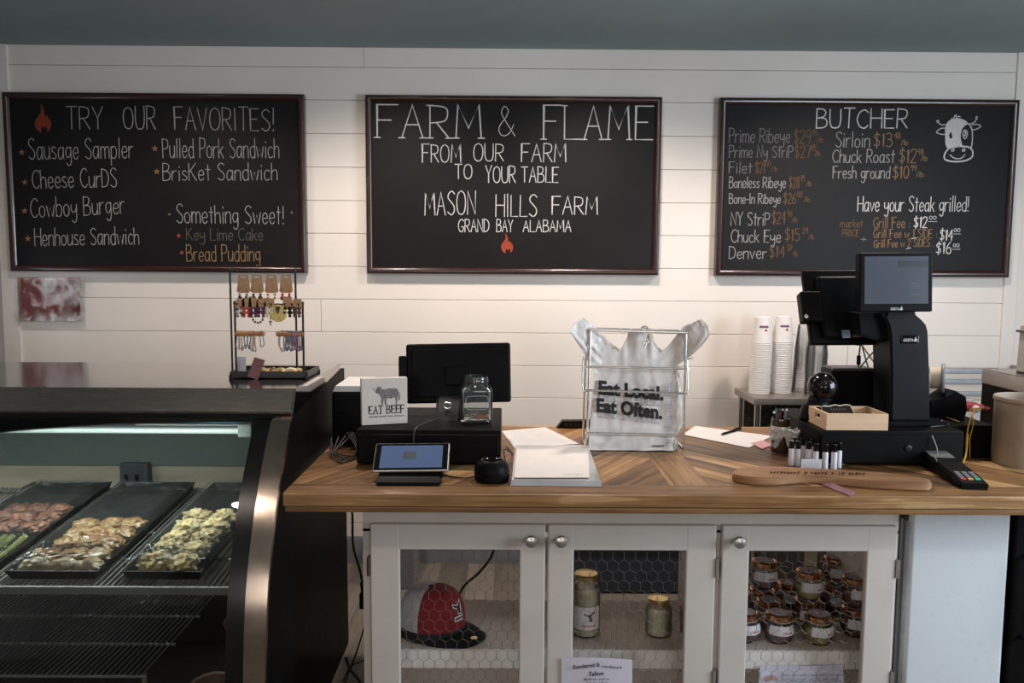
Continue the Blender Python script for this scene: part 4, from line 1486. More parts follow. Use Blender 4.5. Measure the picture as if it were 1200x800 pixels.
def hexmesh(bm, x0, x1, z0, z1, y, s=.0205, r=.00054):
    """chicken wire: hexagons with twisted upright sides"""
    done = set()
    dx, dzz = s * 1.64, s * 1.5
    row, z = 0, z0
    def seg(a, b):
        (ax, az), (bx, bz) = a, b
        if not (x0 - .01 < ax < x1 + .01 and x0 - .01 < bx < x1 + .01 and z0 - .01 < az < z1 + .01 and z0 - .01 < bz < z1 + .01):
            return
        tube(bm, [(ax, y, az), (bx, y, bz)], r * (1.5 if abs(ax - bx) < 1e-5 else 1), 4, cap=False)
    while z < z1 + s:
        x = x0 + (dx / 2 if row % 2 else 0)
        while x < x1 + dx:
            seg((x, z - s * .5), (x, z + s * .5))
            seg((x, z + s * .5), (x - dx / 2, z + s))
            seg((x, z + s * .5), (x + dx / 2, z + s))
            x += dx
        z += dzz
        row += 1


knz = at(622, 634, DY - .02)[2]
HINGE = mat('hinge_metal', (.20, .15, .12), rough=.35, metal=.9)
for n, kxp, hs in ((1, 622.5, 'l'), (2, 657.5, 'r'), (3, 866.5, 'r')):
    l, r_, ol, orr = xs['d%dl' % n], xs['d%dr' % n], xs['o%dl' % n], xs['o%dr' % n]
    bm = NB()
    Y0, Y1 = DY, FY - .001
    box(bm, l, ol, Y0, Y1, zbot, ztop, bev=.005, seg=3)
    box(bm, orr, r_, Y0, Y1, zbot, ztop, bev=.005, seg=3)
    box(bm, ol - .006, orr + .006, Y0 + .0003, Y1, zope, ztop - .0003, bev=.005, seg=3)
    box(bm, ol - .006, orr + .006, Y0 + .0003, Y1, zbot, zopb, bev=.005, seg=3)
    dr = finish('door', bm, CAB_WHITE, cab)
    bm = NB(); hexmesh(bm, ol, orr, zopb, zope, Y1 - .004)
    finish('wire_mesh', bm, WIRE, dr, smooth=0)
    kx = at(kxp, 634, DY - .02)[0]
    bm = NB()
    lathe(bm, [(0, 0), (.009, 0), (.0075, .004), (.006, .012), (.010, .016), (.0165, .020), (.0185, .025), (.016, .031), (.008, .034), (0, .0345)],
          (0, 0, 0), 24, M=Matrix.Translation((kx, DY, knz)) @ Matrix.Rotation(pi / 2, 4, 'X'))
    finish('knob', bm, NICKEL, dr)
    hx = l - .004 if hs == 'l' else r_ + .004
    for z in (at(600, 664, DY)[2], at(600, 795, DY)[2] if n != 1 else .20):
        bm = NB(); tube(bm, [(hx, DY - .002, z - .028), (hx, DY - .002, z + .028)], .0052, 8)
        box(bm, hx - .004, hx + .004, DY, FY + .001, z - .028, z + .028)
        finish('hinge', bm, HINGE if n == 1 else NICKEL, dr)

# ---- baseball cap
cp = gz(502, 748, szT)
cy = 2.515
ccx = at(505, 735, cy)[0]
cap = thing('baseball_cap', 'red and grey trucker cap with black brim behind the left wire door', 'cap', (ccx, cy, szT + .001), radians(-24))
RED = mat('cap_red', (.20, .012, .016), rough=.85, var=.15, scale=150)
MESH_G = mat('cap_mesh', (.50, .49, .53), rough=.9, scale=420, var=.35)
CAPBLK = mat('cap_black', (.012, .012, .014), rough=.8)
HW, HD, HH, ZB = .112, .100, .150, .028


def crown(a, t):
    """a azimuth, t 0 rim .. 1 top"""
    k = cos(t * pi / 2) ** .62
    zz = ZB + (HH - ZB) * sin(t * pi / 2) ** .9
    fr = max(0, cos(a))
    return Vector((HW * cos(a) * k * (1 + .04 * fr) + .012 * fr * t, HD * sin(a) * k, zz + .006 * fr * sin(t * pi)))


bm = NB(); grid(bm, lambda u, v: crown(-pi / 2 * .96 + u * pi * .96, v), 24, 14, thick=-.0015); bmesh.ops.remove_doubles(bm, verts=bm.verts, dist=.0002)
finish('front_panel', bm, RED, cap, world=False, smooth=60)
bm = NB(); grid(bm, lambda u, v: crown(pi / 2 * .96 + u * pi * 1.04, v), 24, 14, thick=-.0015); bmesh.ops.remove_doubles(bm, verts=bm.verts, dist=.0002)
finish('mesh_panel', bm, MESH_G, cap, world=False, smooth=60)
bm = NB(); grid(bm, lambda u, v: Vector((crown(u * 2 * pi, 0).x * 1.012, crown(u * 2 * pi, 0).y * 1.012, .002 + v * (ZB + .004))), 48, 3)
finish('sweatband', bm, CAPBLK, cap, world=False, smooth=60)


def brim(u, v):
    a = (u - .5) * pi * .92
    L = v * .078 * cos(a) ** .35
    p = crown(a, 0) * 1.0
    w = 1 + .02 * v
    return Vector((p.x * 1.0 + L, p.y * w, .026 - .020 * v * v - .9 * (p.y ** 2) * (1 + v)))


bm = NB(); grid(bm, brim, 24, 8, thick=.004)
finish('brim', bm, CAPBLK, cap, world=False, smooth=60)
bm = NB(); lathe(bm, [(0, 0), (.008, 0), (.007, .004), (0, .006)], (0, 0, HH - .001), 12)
finish('button', bm, CAPBLK, cap, world=False)
# emblem: white-edged dark bull horns over a white name tab, on the front panels
WPATCH = mat('white_patch', (.70, .68, .68), rough=.8)


def on_crown(x, z, lift):
    """place a point (x across, z up, metres) on the front of the crown"""
    a0 = radians(-12)
    best = None
    t = max(0.0, min(.95, (z - ZB) / (HH - ZB)))
    t = math.asin(t ** (1 / .9)) / (pi / 2)
    p = crown(a0 + x / .10, t)
    n = Vector((p.x, p.y, 0)).normalized()
    return p + n * lift


def patch(bm, poly, lift, mi=0, n=6):
    f = bm.faces.new([bm.verts.new((p[0], 0, p[1])) for p in poly])
    r = bmesh.ops.triangulate(bm, faces=[f])
    e = list({e for f in r['faces'] for e in f.edges})
    r2 = bmesh.ops.subdivide_edges(bm, edges=e, cuts=2, use_grid_fill=True)
    fs = [f for f in bm.faces if all(abs(v.co.y) < 1e-9 for v in f.verts)]
    vs = list({v for f in fs for v in f.verts})
    for f in fs:
        f.material_index = mi
    for v in vs:
        v.co = on_crown(v.co.x, v.co.z, lift)


def bullmark(ax, az, s, o=0.0):
    """a stylised bull head mark: two horn strokes that run into one double stem"""
    g = o
    L = [(-1.0 - g, 1.05 + g), (-.66, .78 + g), (-.30 + g, .70 + g), (-.02, .60 + g), (.12, .78 + g), (.45, 1.0 + g), (.95 + g, 1.30 + g),
         (1.0 + g, 1.0), (.70 + g, .72 - g), (.50 + g, .40), (.42 + g, -.55 - g), (-.14 - g, -.55 - g), (-.06 - g, .18), (-.30, .36 - g), (-.72, .46 - g), (-1.05 - g, .70 - g)]
    return [(ax + x * s, az + z * s) for x, z in L]


bm = NB()
patch(bm, bullmark(.002, .092, .0185, .16), .0022)
patch(bm, [(-.019, .061), (.019, .061), (.019, .075), (-.019, .075)], .0021)
for k, (a, b) in enumerate(((-.016, -.010), (-.009, -.004), (-.003, .003), (.004, .009), (.010, .016))):
    patch(bm, [(a, .065), (b, .065), (b, .071), (a, .071)], .0027, mi=1)
patch(bm, bullmark(.002, .092, .0185), .0027, mi=1)
finish('emblem', bm, [WPATCH, CAPBLK], cap, world=False, smooth=0)
bm = NB(); p = brim(.42, .72)
lathe(bm, [(0, .003), (.011, .003), (.011, .0036), (0, .0036)], p, 14)
finish('round_sticker', bm, GOLD, cap, world=False)

# ---- jars behind the middle door
CREAMY = mat('pale_tallow', (.80, .74, .54), rough=.5, var=.05)
LABEL_W = mat('white_label', (.74, .72, .74), rough=.7)


def jar_prof(r, h, sh):
    return [(0, .002), (r * .86, 0), (r, r * .16), (r, h * sh), (r * .86, h * (sh + .09)), (r * .76, h * .90), (r * .76, h)]


def mason(name, label, px, py, y, r, h, fill, lidm, group=None):
    c = at(px, py, y); c.z = szT + .001
    t = thing(name, label, 'jar', tuple(c), group=group)
    bm = NB(); lathe(bm, jar_prof(r, h, .72), (0, 0, 0), 28); finish('glass', bm, GLASS, t, world=False)
    bm = NB(); lathe(bm, [(0, .005)] + [(q[0] * .95, max(.006, q[1] * fill)) for q in jar_prof(r, h, .72)[1:5]] + [(0, h * .8 * fill)], (0, 0, 0), 28)
    finish('tallow', bm, CREAMY, t, world=False)
    rl = r * .80
    bm = NB(); lathe(bm, [(rl, h - .016), (rl + .0015, h - .015), (rl + .0015, h - .001), (rl - .001, h + .002), (rl * .86, h + .0025), (rl * .80, h + .001), (0, h + .0015)], (0, 0, 0), 28)
    finish('lid', bm, lidm, t, world=False)
    return t


j = mason('mason_jar', 'tall jar of pale tallow with a black bull label behind the middle wire door', 686, 744, 2.50, .046, .200, .98, GOLD)
bm = NB(); lathe(bm, [(.0466, .030), (.0466, .105)], (0, 0, 0), 24, a0=radians(-150), a1=radians(-30))
def lab_pt(x, z, r=.0470):
    a = radians(-84) + x / r
    return Vector((r * cos(a), r * sin(a), z))
def lab_poly(bm, poly, mi=1):
    f = bm.faces.new([bm.verts.new(lab_pt(x, z)) for x, z in poly]); f.material_index = mi
    r = bmesh.ops.triangulate(bm, faces=[f])
lab_poly(bm, bullmark(.004, .068, .018)); 
finish('label', bm, [LABEL_W, INK], j, world=False, smooth=0)
bm = NB()
for k in range(7):
    lab_poly(bm, [(-.024 + k * .0075, .040), (-.019 + k * .0075, .040), (-.019 + k * .0075, .046), (-.024 + k * .0075, .046)], 0)
finish('label_print', bm, RED_PINK, j, world=False, smooth=0)
mason('small_jar', 'small jar of pale tallow with gold lid right of the tall bull jar', 771, 752, 2.50, .0425, .118, .95, GOLD)
mason('small_jar', 'small jar of pale tallow half hidden behind the middle door frame', 812, 750, 2.50, .0425, .118, .95, GOLD)

# ---- candle jars behind the right door
WAX_P = mat('purple_wax', (.34, .22, .255), rough=.5)
WAX_Y = mat('olive_wax', (.52, .45, .20), rough=.5)
WAX_R = mat('brown_wax', (.24, .10, .07), rough=.5)
LID_TOP = mat('lid_label', (.36, .30, .33), rough=.6, scale=120, var=.3)
RAFFIA = mat('raffia', (.36, .28, .15), rough=.8)


def candle(px, y, level, wax, label, rz=0.0, top=None, tie=True):
    h, r = .094, .048
    c = at(px, 700, y)
    z = szT + .001 + level * (h + .006)
    t = thing('candle_jar', label, 'jar', (c.x, y, z), rz, group='candle jars behind the right wire door')
    pr = [(0, .002), (r * .62, 0), (r * .84, h * .10), (r, h * .40), (r * .98, h * .55), (r * .80, h * .76), (r * .74, h * .88)]
    bm = NB(); lathe(bm, pr, (0, 0, 0), 26); finish('glass', bm, GLASS, t, world=False)
    bm = NB(); lathe(bm, [(0, .004)] + [(q[0] * .95, q[1] + .002) for q in pr[1:5]] + [(0, h * .57)], (0, 0, 0), 26)
    finish('wax', bm, wax, t, world=False)
    bm = NB(); lathe(bm, [(r * .78, h * .80), (r * .86, h * .82), (r * .88, h * .90), (r * .86, h * .97), (r * .78, h), (r * .70, h * .985), (r * .70, h * .99), (0, h * .995)], (0, 0, 0), 26)
    bm2 = NB(); lathe(bm2, [(0, h * .998), (r * .66, h * .998)], (0, 0, 0), 20)
    ld_ = finish('lid', bm, COPPER, t, world=False)
    finish('lid_label', bm2, LID_TOP, t, world=False)
    bm = NB(); lathe(bm, [(r * 1.005, h * .36), (r * 1.012, h * .42), (r * 1.0, h * .56), (r * .90, h * .67)], (0, 0, 0), 20, a0=radians(-140), a1=radians(-30))
    for k in range(5):
        a = radians(-80) + k * .11
        bm3 = [bm.verts.new((r * 1.022 * cos(a + q), r * 1.022 * sin(a + q), h * zz)) for q, zz in ((0, .42), (.08, .42), (.08, .49), (0, .49))]
        bm.faces.new(bm3).material_index = 1
    finish('label', bm, [LABEL_W, RED_PINK], t, world=False)
    if tie:
        bm = NB()
        tube(bm, [(r * .80 * cos(a), r * .80 * sin(a), h * .765) for a in [k * pi / 12 for k in range(24)]], .0022, 5, closed=True)
        for s in (-1, 1):
            tube(bm, smooth_pts([(r * .78, -.012, h * .76), (r * 1.15, -.02, h * (.80 + .1 * s)), (r * 1.6, -.026, h * (.60 + .25 * s))], 4), .0013, 5)
        finish('raffia_tie', bm, RAFFIA, t, world=False)
    return t


candle(914, 2.455, 0, WAX_P, 'purple candle jar at the front left of the right cabinet shelf', -.1)
candle(960, 2.445, 0, WAX_Y, 'olive candle jar with raffia tie at the front middle of the right shelf', .1)
candle(1003, 2.50, 0, WAX_R, 'brown candle jar at the bottom of the rightmost stack', 0)
candle(1002, 2.50, 1, WAX_R, 'brown candle jar on top of the rightmost stack', .2)
candle(902, 2.555, 0, WAX_P, 'purple candle jar just behind the front left one', .2)
candle(893, 2.645, 0, WAX_R, 'candle jar at the bottom of the back left stack', 0)
candle(894, 2.645, 1, WAX_P, 'purple candle jar on top of the back left stack', -.15)
candle(947, 2.560, 0, WAX_R, 'candle jar under the high olive jar in the middle', 0, tie=False)
candle(947, 2.555, 1, WAX_Y, 'olive candle jar raised on another in the middle', .05)
candle(977, 2.68, 0, WAX_R, 'dark candle jar at the very back, right of the middle stack', .3)
candle(978, 2.68, 1, WAX_R, 'dark candle jar with green mark at the very back, upper one', .1)
candle(925, 2.70, 0, WAX_R, 'dark candle jar at the very back between the two stacks', .1)
candle(874, 2.46, 0, WAX_P, 'candle jar at the far left, mostly behind the door frame', .1)

# ---- paper signs
sg = thing('paper_sign', 'white paper sign reading Rendered Tallow taped on the middle door', 'sign', tuple(at(700, 800, 2.27)))
bm = NB()
sp = [at(657, 830, DY - .003), at(741, 833, DY - .003), at(741, 773, DY - .003), at(658, 770, DY - .003)]
def fn(u, v):
    return sp[0].lerp(sp[1], u).lerp(sp[3].lerp(sp[2], u), v) + Vector((0, -.004 * sin(u * pi) - .003 * v * (1 - u), .006 * v * sin(u * pi)))
grid(bm, fn, 16, 10); finish('sheet', bm, PAPER_L, sg, smooth=60)
bm = NB(); N_ = Vector((0, -1, 0)); yy = DY - .013
font_text(bm, 'Rendered &', at(671.5, 784, yy), at(703, 780.5, yy), Vector((0, 0, .0125)), N_, .012)
font_text(bm, 'rendered', at(705, 781.5, yy), at(728, 783.5, yy), Vector((0, 0, .008)), N_, .012)
font_text(bm, 'Tallow', at(689.5, 792, yy), at(708, 791, yy), Vector((0, 0, .0135)), N_, .016)
for i, (a, b, c) in enumerate(((684, 714, 797), (687, 712, 801.5))):
    font_text(bm, ('$8.00 for 12 fl oz', '$16 for 1 fl qt')[i], at(a, c, yy), at(b, c - .5, yy), Vector((0, 0, .0062)), N_, .01)
finish('print', bm, INK, sg, smooth=0)

sg = thing('paper_sign', 'white paper with blue handwriting hung from the right cabinet shelf', 'sign', tuple(at(938, 800, 2.37)))
bm = NB(); yy = 2.366
sp = [at(886, 835, yy), at(992, 835, yy), at(988, 779.5, yy), at(891, 779.5, yy)]
def fn(u, v):
    return sp[0].lerp(sp[1], u).lerp(sp[3].lerp(sp[2], u), v) + Vector((0, .004 * sin(u * 9), 0))
grid(bm, fn, 16, 8); finish('sheet', bm, mat('lilac_sheet', (.62, .60, .70), rough=.85), sg, smooth=60)
bm = NB(); rw = random.Random(9); yy = 2.3595
for rrow in range(6):
    y0 = 791 + rrow * 3.6 + (rrow % 2)
    x = 915 if rrow < 4 else 900
    while x < 980:
        w = rw.uniform(6, 15)
        pts = [at(x + w * k / 8, y0 + rw.uniform(-1.2, 1.2), yy) for k in range(9)]
        ribbon(bm, pts, .0014)
        x += w + 2.5
finish('handwriting', bm, INK_BLUE, sg, smooth=0)
bm = NB()
for k in range(7):
    a = k * pi / 6
    flat(bm, [at(904, 797, yy), at(904 + 8 * cos(a), 797 - 6 * sin(a), yy), at(904 + 8 * cos(a + .35), 797 - 6 * sin(a + .35), yy)])
finish('flower_drawing', bm, mat('orange_print', (.45, .22, .14), rough=.8), sg, smooth=0)

# ---- white fridge at the right end and the black unit beyond
fx0, fx1 = at(1058, 700, 2.30)[0] + .004, at(1176, 700, 2.30)[0]
fr = thing('under_counter_fridge', 'plain white fridge door panel right of the wire door cabinet', 'fridge', ((fx0 + fx1) / 2, 2.5, 0))
FR = mat('fridge_white', (.66, .69, .72), rough=.28, var=.01)
bm = NB(); box(bm, fx0 - .004, fx1, 2.335, 2.85, .03, CB - .006, bev=.004); finish('body', bm, mat('fridge_body', (.30, .31, .32), rough=.5), fr)
bm = NB(); box(bm, fx0 + .004, fx1, 2.285, 2.33, .05, CB - .010, bev=.012, seg=4); finish('door', bm, FR, fr)
bm = NB(); box(bm, fx0 - .008, fx0 + .004, 2.28, 2.335, .80, CB - .012, bev=.002); finish('hinge', bm, NICKEL, fr)
bm = NB()
for x in (fx0 + .04, fx1 - .04):
    lathe(bm, [(0, 0), (.015, 0), (.015, .03), (0, .03)], (x, 2.40, 0), 12); lathe(bm, [(0, 0), (.015, 0), (.015, .03), (0, .03)], (x, 2.80, 0), 12)
finish('foot', bm, BLACK, fr)
bu = thing('bar_cooler', 'black cooler standing under the counter right of the white fridge', 'cooler', (1.96, 2.5, 0))
bm = NB(); box(bm, fx1 + .012, 2.38, 2.32, 2.9, .03, CB - .004, bev=.004); box(bm, fx1 + .03, 2.36, 2.36, 2.86, 0, .03); finish('body', bm, BLACK_MATT, bu)
bm = NB(); box(bm, fx1 + .016, 2.375, 2.285, 2.318, .06, CB - .02, bev=.006); finish('door', bm, BLACK_MATT, bu)
bm = NB(); tube(bm, [(fx1 + .05, 2.285, .70), (fx1 + .05, 2.255, .70), (fx1 + .05, 2.255, .45), (fx1 + .05, 2.285, .45)], .006, 8); finish('handle', bm, BLACK, bu)

# ---- things on the floor behind the cabinet, seen through the open backs
tb = thing('storage_tote', 'dark blue storage tote on the floor behind the middle door', 'tote', (.40, 3.85, 0))
DKB = mat('dark_blue_plastic', (.035, .045, .065), rough=.5)
bm = NB(); prism(bm, [(.30, .0), (.84, .0), (.87, .28), (.27, .28)], 'y', 3.66, 3.98, bev=.012); finish('bin', bm, DKB, tb)
bm = NB(); box(bm, .255, .885, 3.64, 4.0, .275, .30, bev=.006); finish('lid', bm, DKB, tb)
tb = thing('cardboard_box', 'dark box on the floor behind the right wire door', 'box', (1.50, 3.8, 0))
bm = NB(); box(bm, 1.22, 1.66, 3.62, 3.98, 0, .34, bev=.006); finish('carton', bm, mat('dark_box', (.05, .045, .04), rough=.7), tb)
bm = NB(); box(bm, 1.40, 1.46, 3.6185, 3.62, .0, .34); finish('tape_strip', bm, mat('tape_tan', (.30, .25, .17), rough=.4), tb)
bm = NB(); box(bm, -.60, -.44, 3.70, 3.96, .0, .42, bev=.006)
pnl = mat('grey_panel', (.20, .20, .22), rough=.5)
tag(finish('waste_bin', bm, pnl, None, loc=(-.52, 3.83, 0)), 'grey bin on the floor behind the red cap', 'bin')
# cables in the gap between case and cabinet
CABLE = mat('black_cable', (.010, .010, .010), rough=.5)


def cable(name, label, pts, r=.0028, m=None, cat='cable'):
    bm = NB(); tube(bm, smooth_pts(pts, 6), r, 7)
    return tag(finish(name, bm, m or CABLE, None, loc=pts[0]), label, cat)


ca = thing('power_cable', 'black power cable with adapter hanging in the gap left of the cabinet', 'cable', tuple(at(413, 602, 2.6)))
bm = NB(); tube(bm, smooth_pts([at(412, 590, 2.7), at(413, 605, 2.7), at(414, 640, 2.7), at(421, 665, 2.7), at(426, 690, 2.7)], 6), .0042, 7); finish('cord', bm, CABLE, ca)
c = at(425.5, 703, 2.7); bm = NB(); box(bm, c.x - .011, c.x + .013, 2.685, 2.715, c.z - .028, c.z + .028, bev=.004)
tube(bm, [(c.x, 2.7, c.z + .03), (c.x - .004, 2.7, c.z + .065)], .007, 8); finish('adapter', bm, BLACK, ca)
cable('floor_cable', 'thin black cable rising steeply in the gap left of the cabinet', [at(404, 800, 2.75), at(410, 785, 2.75), at(420, 757, 2.75), at(429, 725, 2.75), at(431, 700, 2.75)], .003)
cable('floor_cable', 'thin black cable crossing low in the gap left of the cabinet', [at(402, 798, 2.72), at(410, 782, 2.72), at(420, 776, 2.72), at(432, 772, 2.72)], .0024)
cable('floor_cable', 'thick black cable curving down at the foot of the display case', [at(405, 770, 2.68), at(411, 785, 2.68), at(420, 796, 2.68), at(428, 815, 2.68)], .005)
cable('hanging_cable', 'thick black cable hanging behind the red cap', [at(580, 640, 2.735), at(574, 655, 2.735), at(560, 672, 2.735), at(545, 685, 2.735), at(536, 700, 2.735)], .005)

# ================================================================== THINGS ON THE COUNTER, LEFT
from mathutils.geometry import delaunay_2d_cdt


def basis(o, ux, uy):
    """matrix with origin o, x along ux, y along uy (made square), z out"""
    ux = Vector(ux).normalized(); uz = ux.cross(Vector(uy)).normalized(); uy = uz.cross(ux)
    return Matrix(((ux.x, uy.x, uz.x, o[0]), (ux.y, uy.y, uz.y, o[1]), (ux.z, uy.z, uz.z, o[2]), (0, 0, 0, 1)))


DZ = 1.033


def cash_drawer(x0, x1, y0, y1, label):
    t = thing('cash_drawer', label, 'cash drawer', ((x0 + x1) / 2, (y0 + y1) / 2, CT), group=None)
    bm = NB(); box(bm, x0, x1, y0 + .012, y1, CT + .006, DZ, bev=.004); finish('housing', bm, BLACK_MATT, t)
    bm = NB(); box(bm, x0 + .006, x1 - .006, y0, y0 + .014, CT + .012, DZ - .012, bev=.003); finish('drawer_front', bm, BLACK_MATT, t)
    bm = NB(); lathe(bm, [(0, 0), (.011, 0), (.010, .004), (.004, .005), (0, .005)], (0, 0, 0), 16, M=Matrix.Translation(((x0 + x1) / 2 + .05, y0, CT + .062)) @ Matrix.Rotation(pi / 2, 4, 'X'))
    finish('lock', bm, mat('dark_lock', (.03, .03, .03), rough=.4, metal=.6), t)
    for x in (x0 + .03, x1 - .03):
        for y in (y0 + .04, y1 - .03):
            bm = NB(); lathe(bm, [(0, 0), (.012, 0), (.012, .007), (0, .007)], (x, y, CT), 12); finish('foot', bm, BLACK, t)
    return t


cash_drawer(-.470, -.018, 2.440, 2.86, 'black cash drawer at the left of the counter, under the monitor')

# monitor seen from behind
my = 2.70
P_bl, P_br, P_tl = at(476, 473, my), at(599, 471, my), at(476, 403, my + .03)
mon = thing('monitor', 'black monitor seen from behind on the left cash drawer', 'monitor', tuple((P_bl + P_br) / 2))
M_ = basis((P_bl + P_br) / 2, P_br - P_bl, P_tl - P_bl)
mw, mh = (P_br - P_bl).length, (P_tl - P_bl).length
bm = NB(); box(bm, -mw / 2, mw / 2, 0, mh, -.020, .0, bev=.009, seg=4, M=M_)
box(bm, -mw / 2 + .02, mw / 2 - .02, .02, mh - .02, -.002, .006, bev=.004, M=M_); finish('screen_housing', bm, BLACK, mon)
bm = NB(); box(bm, -.045, .045, .06, .125, .004, .020, bev=.006, M=M_)
for k in range(6):
    box(bm, -.05 + k * .018, -.042 + k * .018, .15, .156, .004, .0075, M=M_)
finish('mount_plate', bm, BLACK, mon)
bm = NB(); box(bm, -mw / 2 - .024, -mw / 2 + .004, mh * .36, mh * .80, -.016, .012, bev=.005, M=M_); finish('card_reader', bm, BLACK, mon)
bm = NB()
pb = at(522, 468, my - .03)
prism(bm, [(my - .10, DZ + .001), (my + .06, DZ + .001), (my + .05, DZ + .02), (my - .005, DZ + .075), (my - .03, DZ + .07)], 'x', pb.x - .03, pb.x + .055, bev=.008)
finish('stand', bm, mat('stand_grey', (.06, .06, .062), rough=.3, metal=.6), mon)
bm = NB()
tube(bm, [(pb.x + .01 + .013 * cos(a), my - .088 + .018, DZ + .047 + .010 * sin(a)) for a in [radians(d) for d in range(30, 340, 20)]], .0022, 6)
finish('badge', bm, CHROME, mon)
# 'EAT BEEF' block
bl = gz(424, 498.5, DZ + .001)
blk = thing('block_sign', 'white wooden block sign reading EAT BEEF on the left cash drawer', 'sign', tuple(bl), radians(17))
BW, BH, BT = .147, .150, .030
bm = NB(); box(bm, 0, BW, 0, BT, 0, BH, bev=.002); finish('block', bm, mat('white_wood', (.66, .60, .55), rough=.7, var=.04), blk, world=False)
bm = NB(); N_ = Vector((0, -1, 0))
write(bm, 'EAT', Vector((.024, -.0008, .036)), Vector((.066, -.0008, .036)), Vector((0, 0, .025)), .0030, serif=True, jit=.01, gap=2.6)
write(bm, 'BEEF', Vector((.080, -.0008, .036)), Vector((.135, -.0008, .036)), Vector((0, 0, .025)), .0030, serif=True, jit=.01, gap=2.4)
font_text(bm, "THE WEST WASN'T WON ON SALAD", Vector((.022, -.0008, .024)), Vector((.136, -.0008, .024)), Vector((0, 0, .0048)), N_, .01)
finish('lettering', bm, INK, blk, world=False, smooth=0)
cowp = [(a_, b_ + .004) for a_, b_ in [(.052, .118), (.060, .119), (.064, .112), (.070, .110), (.090, .113), (.110, .112), (.117, .106), (.119, .090), (.120, .072), (.117, .072), (.116, .086),
        (.113, .082), (.114, .062), (.118, .060), (.110, .059), (.108, .078), (.104, .084), (.094, .080), (.082, .081), (.079, .078), (.080, .062), (.083, .060),
        (.074, .060), (.073, .078), (.071, .080), (.068, .064), (.070, .061), (.062, .061), (.063, .082), (.058, .090), (.054, .098), (.049, .097), (.043, .102), (.046, .110)]]
bm = NB(); f_ = flat(bm, [Vector((x, -.0006, z)) for x, z in cowp]); bmesh.ops.triangulate(bm, faces=[f_])
for pts in ([(.046, .112), (.038, .114), (.037, .119)], [(.055, .118), (.054, .124), (.050, .127)], [(.118, .104), (.123, .096), (.122, .080)]):
    ribbon(bm, [Vector((x, -.0008, z)) for x, z in pts], .0018)
finish('cow_drawing', bm, mat('sketch_ink', (.03, .028, .03), rough=.8, scale=260, col2=(.36, .33, .32)), blk, world=False, smooth=0)

# square glass jar with coins
jc = gz(557, 497, DZ); jy = jc.y + .05
jr = thing('glass_jar', 'square clear glass tip jar holding a few coins on the left cash drawer', 'jar', (jc.x, jy, DZ + .001), radians(6))


def sq_ring(bm, hw, z, p, n=40):
    out = []
    for k in range(n):
        a = 2 * pi * k / n
        c_, s_ = cos(a), sin(a)
        out.append(bm.verts.new((hw * abs(c_) ** (2 / p) * (1 if c_ >= 0 else -1), hw * abs(s_) ** (2 / p) * (1 if s_ >= 0 else -1), z)))
    return out


def loft(bm, rows, cap0=True, cap1=False, mi=0):
    R_ = [sq_ring(bm, *r) for r in rows]
    for a, b in zip(R_, R_[1:]):
        for k in range(len(a)):
            bm.faces.new((a[k], a[(k + 1) % len(a)], b[(k + 1) % len(b)], b[k])).material_index = mi
    if cap0:
        bm.faces.new(R_[0][::-1])
    if cap1:
        bm.faces.new(R_[-1])


bm = NB()
loft(bm, [(.044, 0, 6), (.051, .004, 6), (.053, .012, 6), (.053, .104, 6), (.050, .116, 5), (.042, .124, 3), (.041, .130, 2), (.0425, .131, 2), (.041, .134, 2),
          (.041, .138, 2), (.0425, .139, 2), (.0405, .143, 2), (.0405, .150, 2), (.038, .151, 2), (.037, .148, 2), (.037, .125, 2), (.045, .113, 5), (.048, .103, 6), (.048, .012, 6), (.042, .008, 6)], True, True)
finish('glass', bm, clear('jar_glass', tint=(.90, .92, .92), rough=.03, ior=1.6, haze=.03), jr, world=False)
bm = NB()
pl = [(-.036 + .008, .060), (.036 - .008, .060), (.036, .068), (.036, .096), (.028, .104), (-.028, .104), (-.036, .096), (-.036, .068), (-.028, .060)]
ribbon(bm, [Vector((x, -.0542, z - .012)) for x, z in pl], .0014)
for k in range(8):
    x = -.022 + k * .0062
    ribbon(bm, [Vector((x, -.0542, .066)), Vector((x + .002, -.0542, .073)), Vector((x + .004, -.0542, .066))], .0010)
finish('plaque_outline', bm, mat('etched_line', (.40, .42, .45), rough=.5), jr, world=False, smooth=0)
rc = random.Random(2)
COIN = [mat('copper_coin', (.50, .20, .09), rough=.5, metal=.5), mat('silver_coin', (.5, .5, .5), rough=.3, metal=.9)]
for k in range(18):
    bm = NB(); lathe(bm, [(0, 0), (.0115, 0), (.0121, .0004), (.0121, .0016), (.0115, .0020), (0, .0018)], (0, 0, 0), 18)
    o = finish('coin', bm, COIN[0 if k % 3 else 1], None, world=False)
    o.location = (jc.x + rc.uniform(-.034, .034), jy + rc.uniform(-.034, .034), DZ + .0115 + .0024 * (k % 7))
    o.rotation_euler = (rc.uniform(-.35, .35), rc.uniform(-.35, .35), 0)
    tag(o, 'copper coin at the bottom of the square glass jar' if k % 3 else 'silver coin at the bottom of the square glass jar', 'coin',
        'copper coins in the jar' if k % 3 else 'silver coins in the jar')

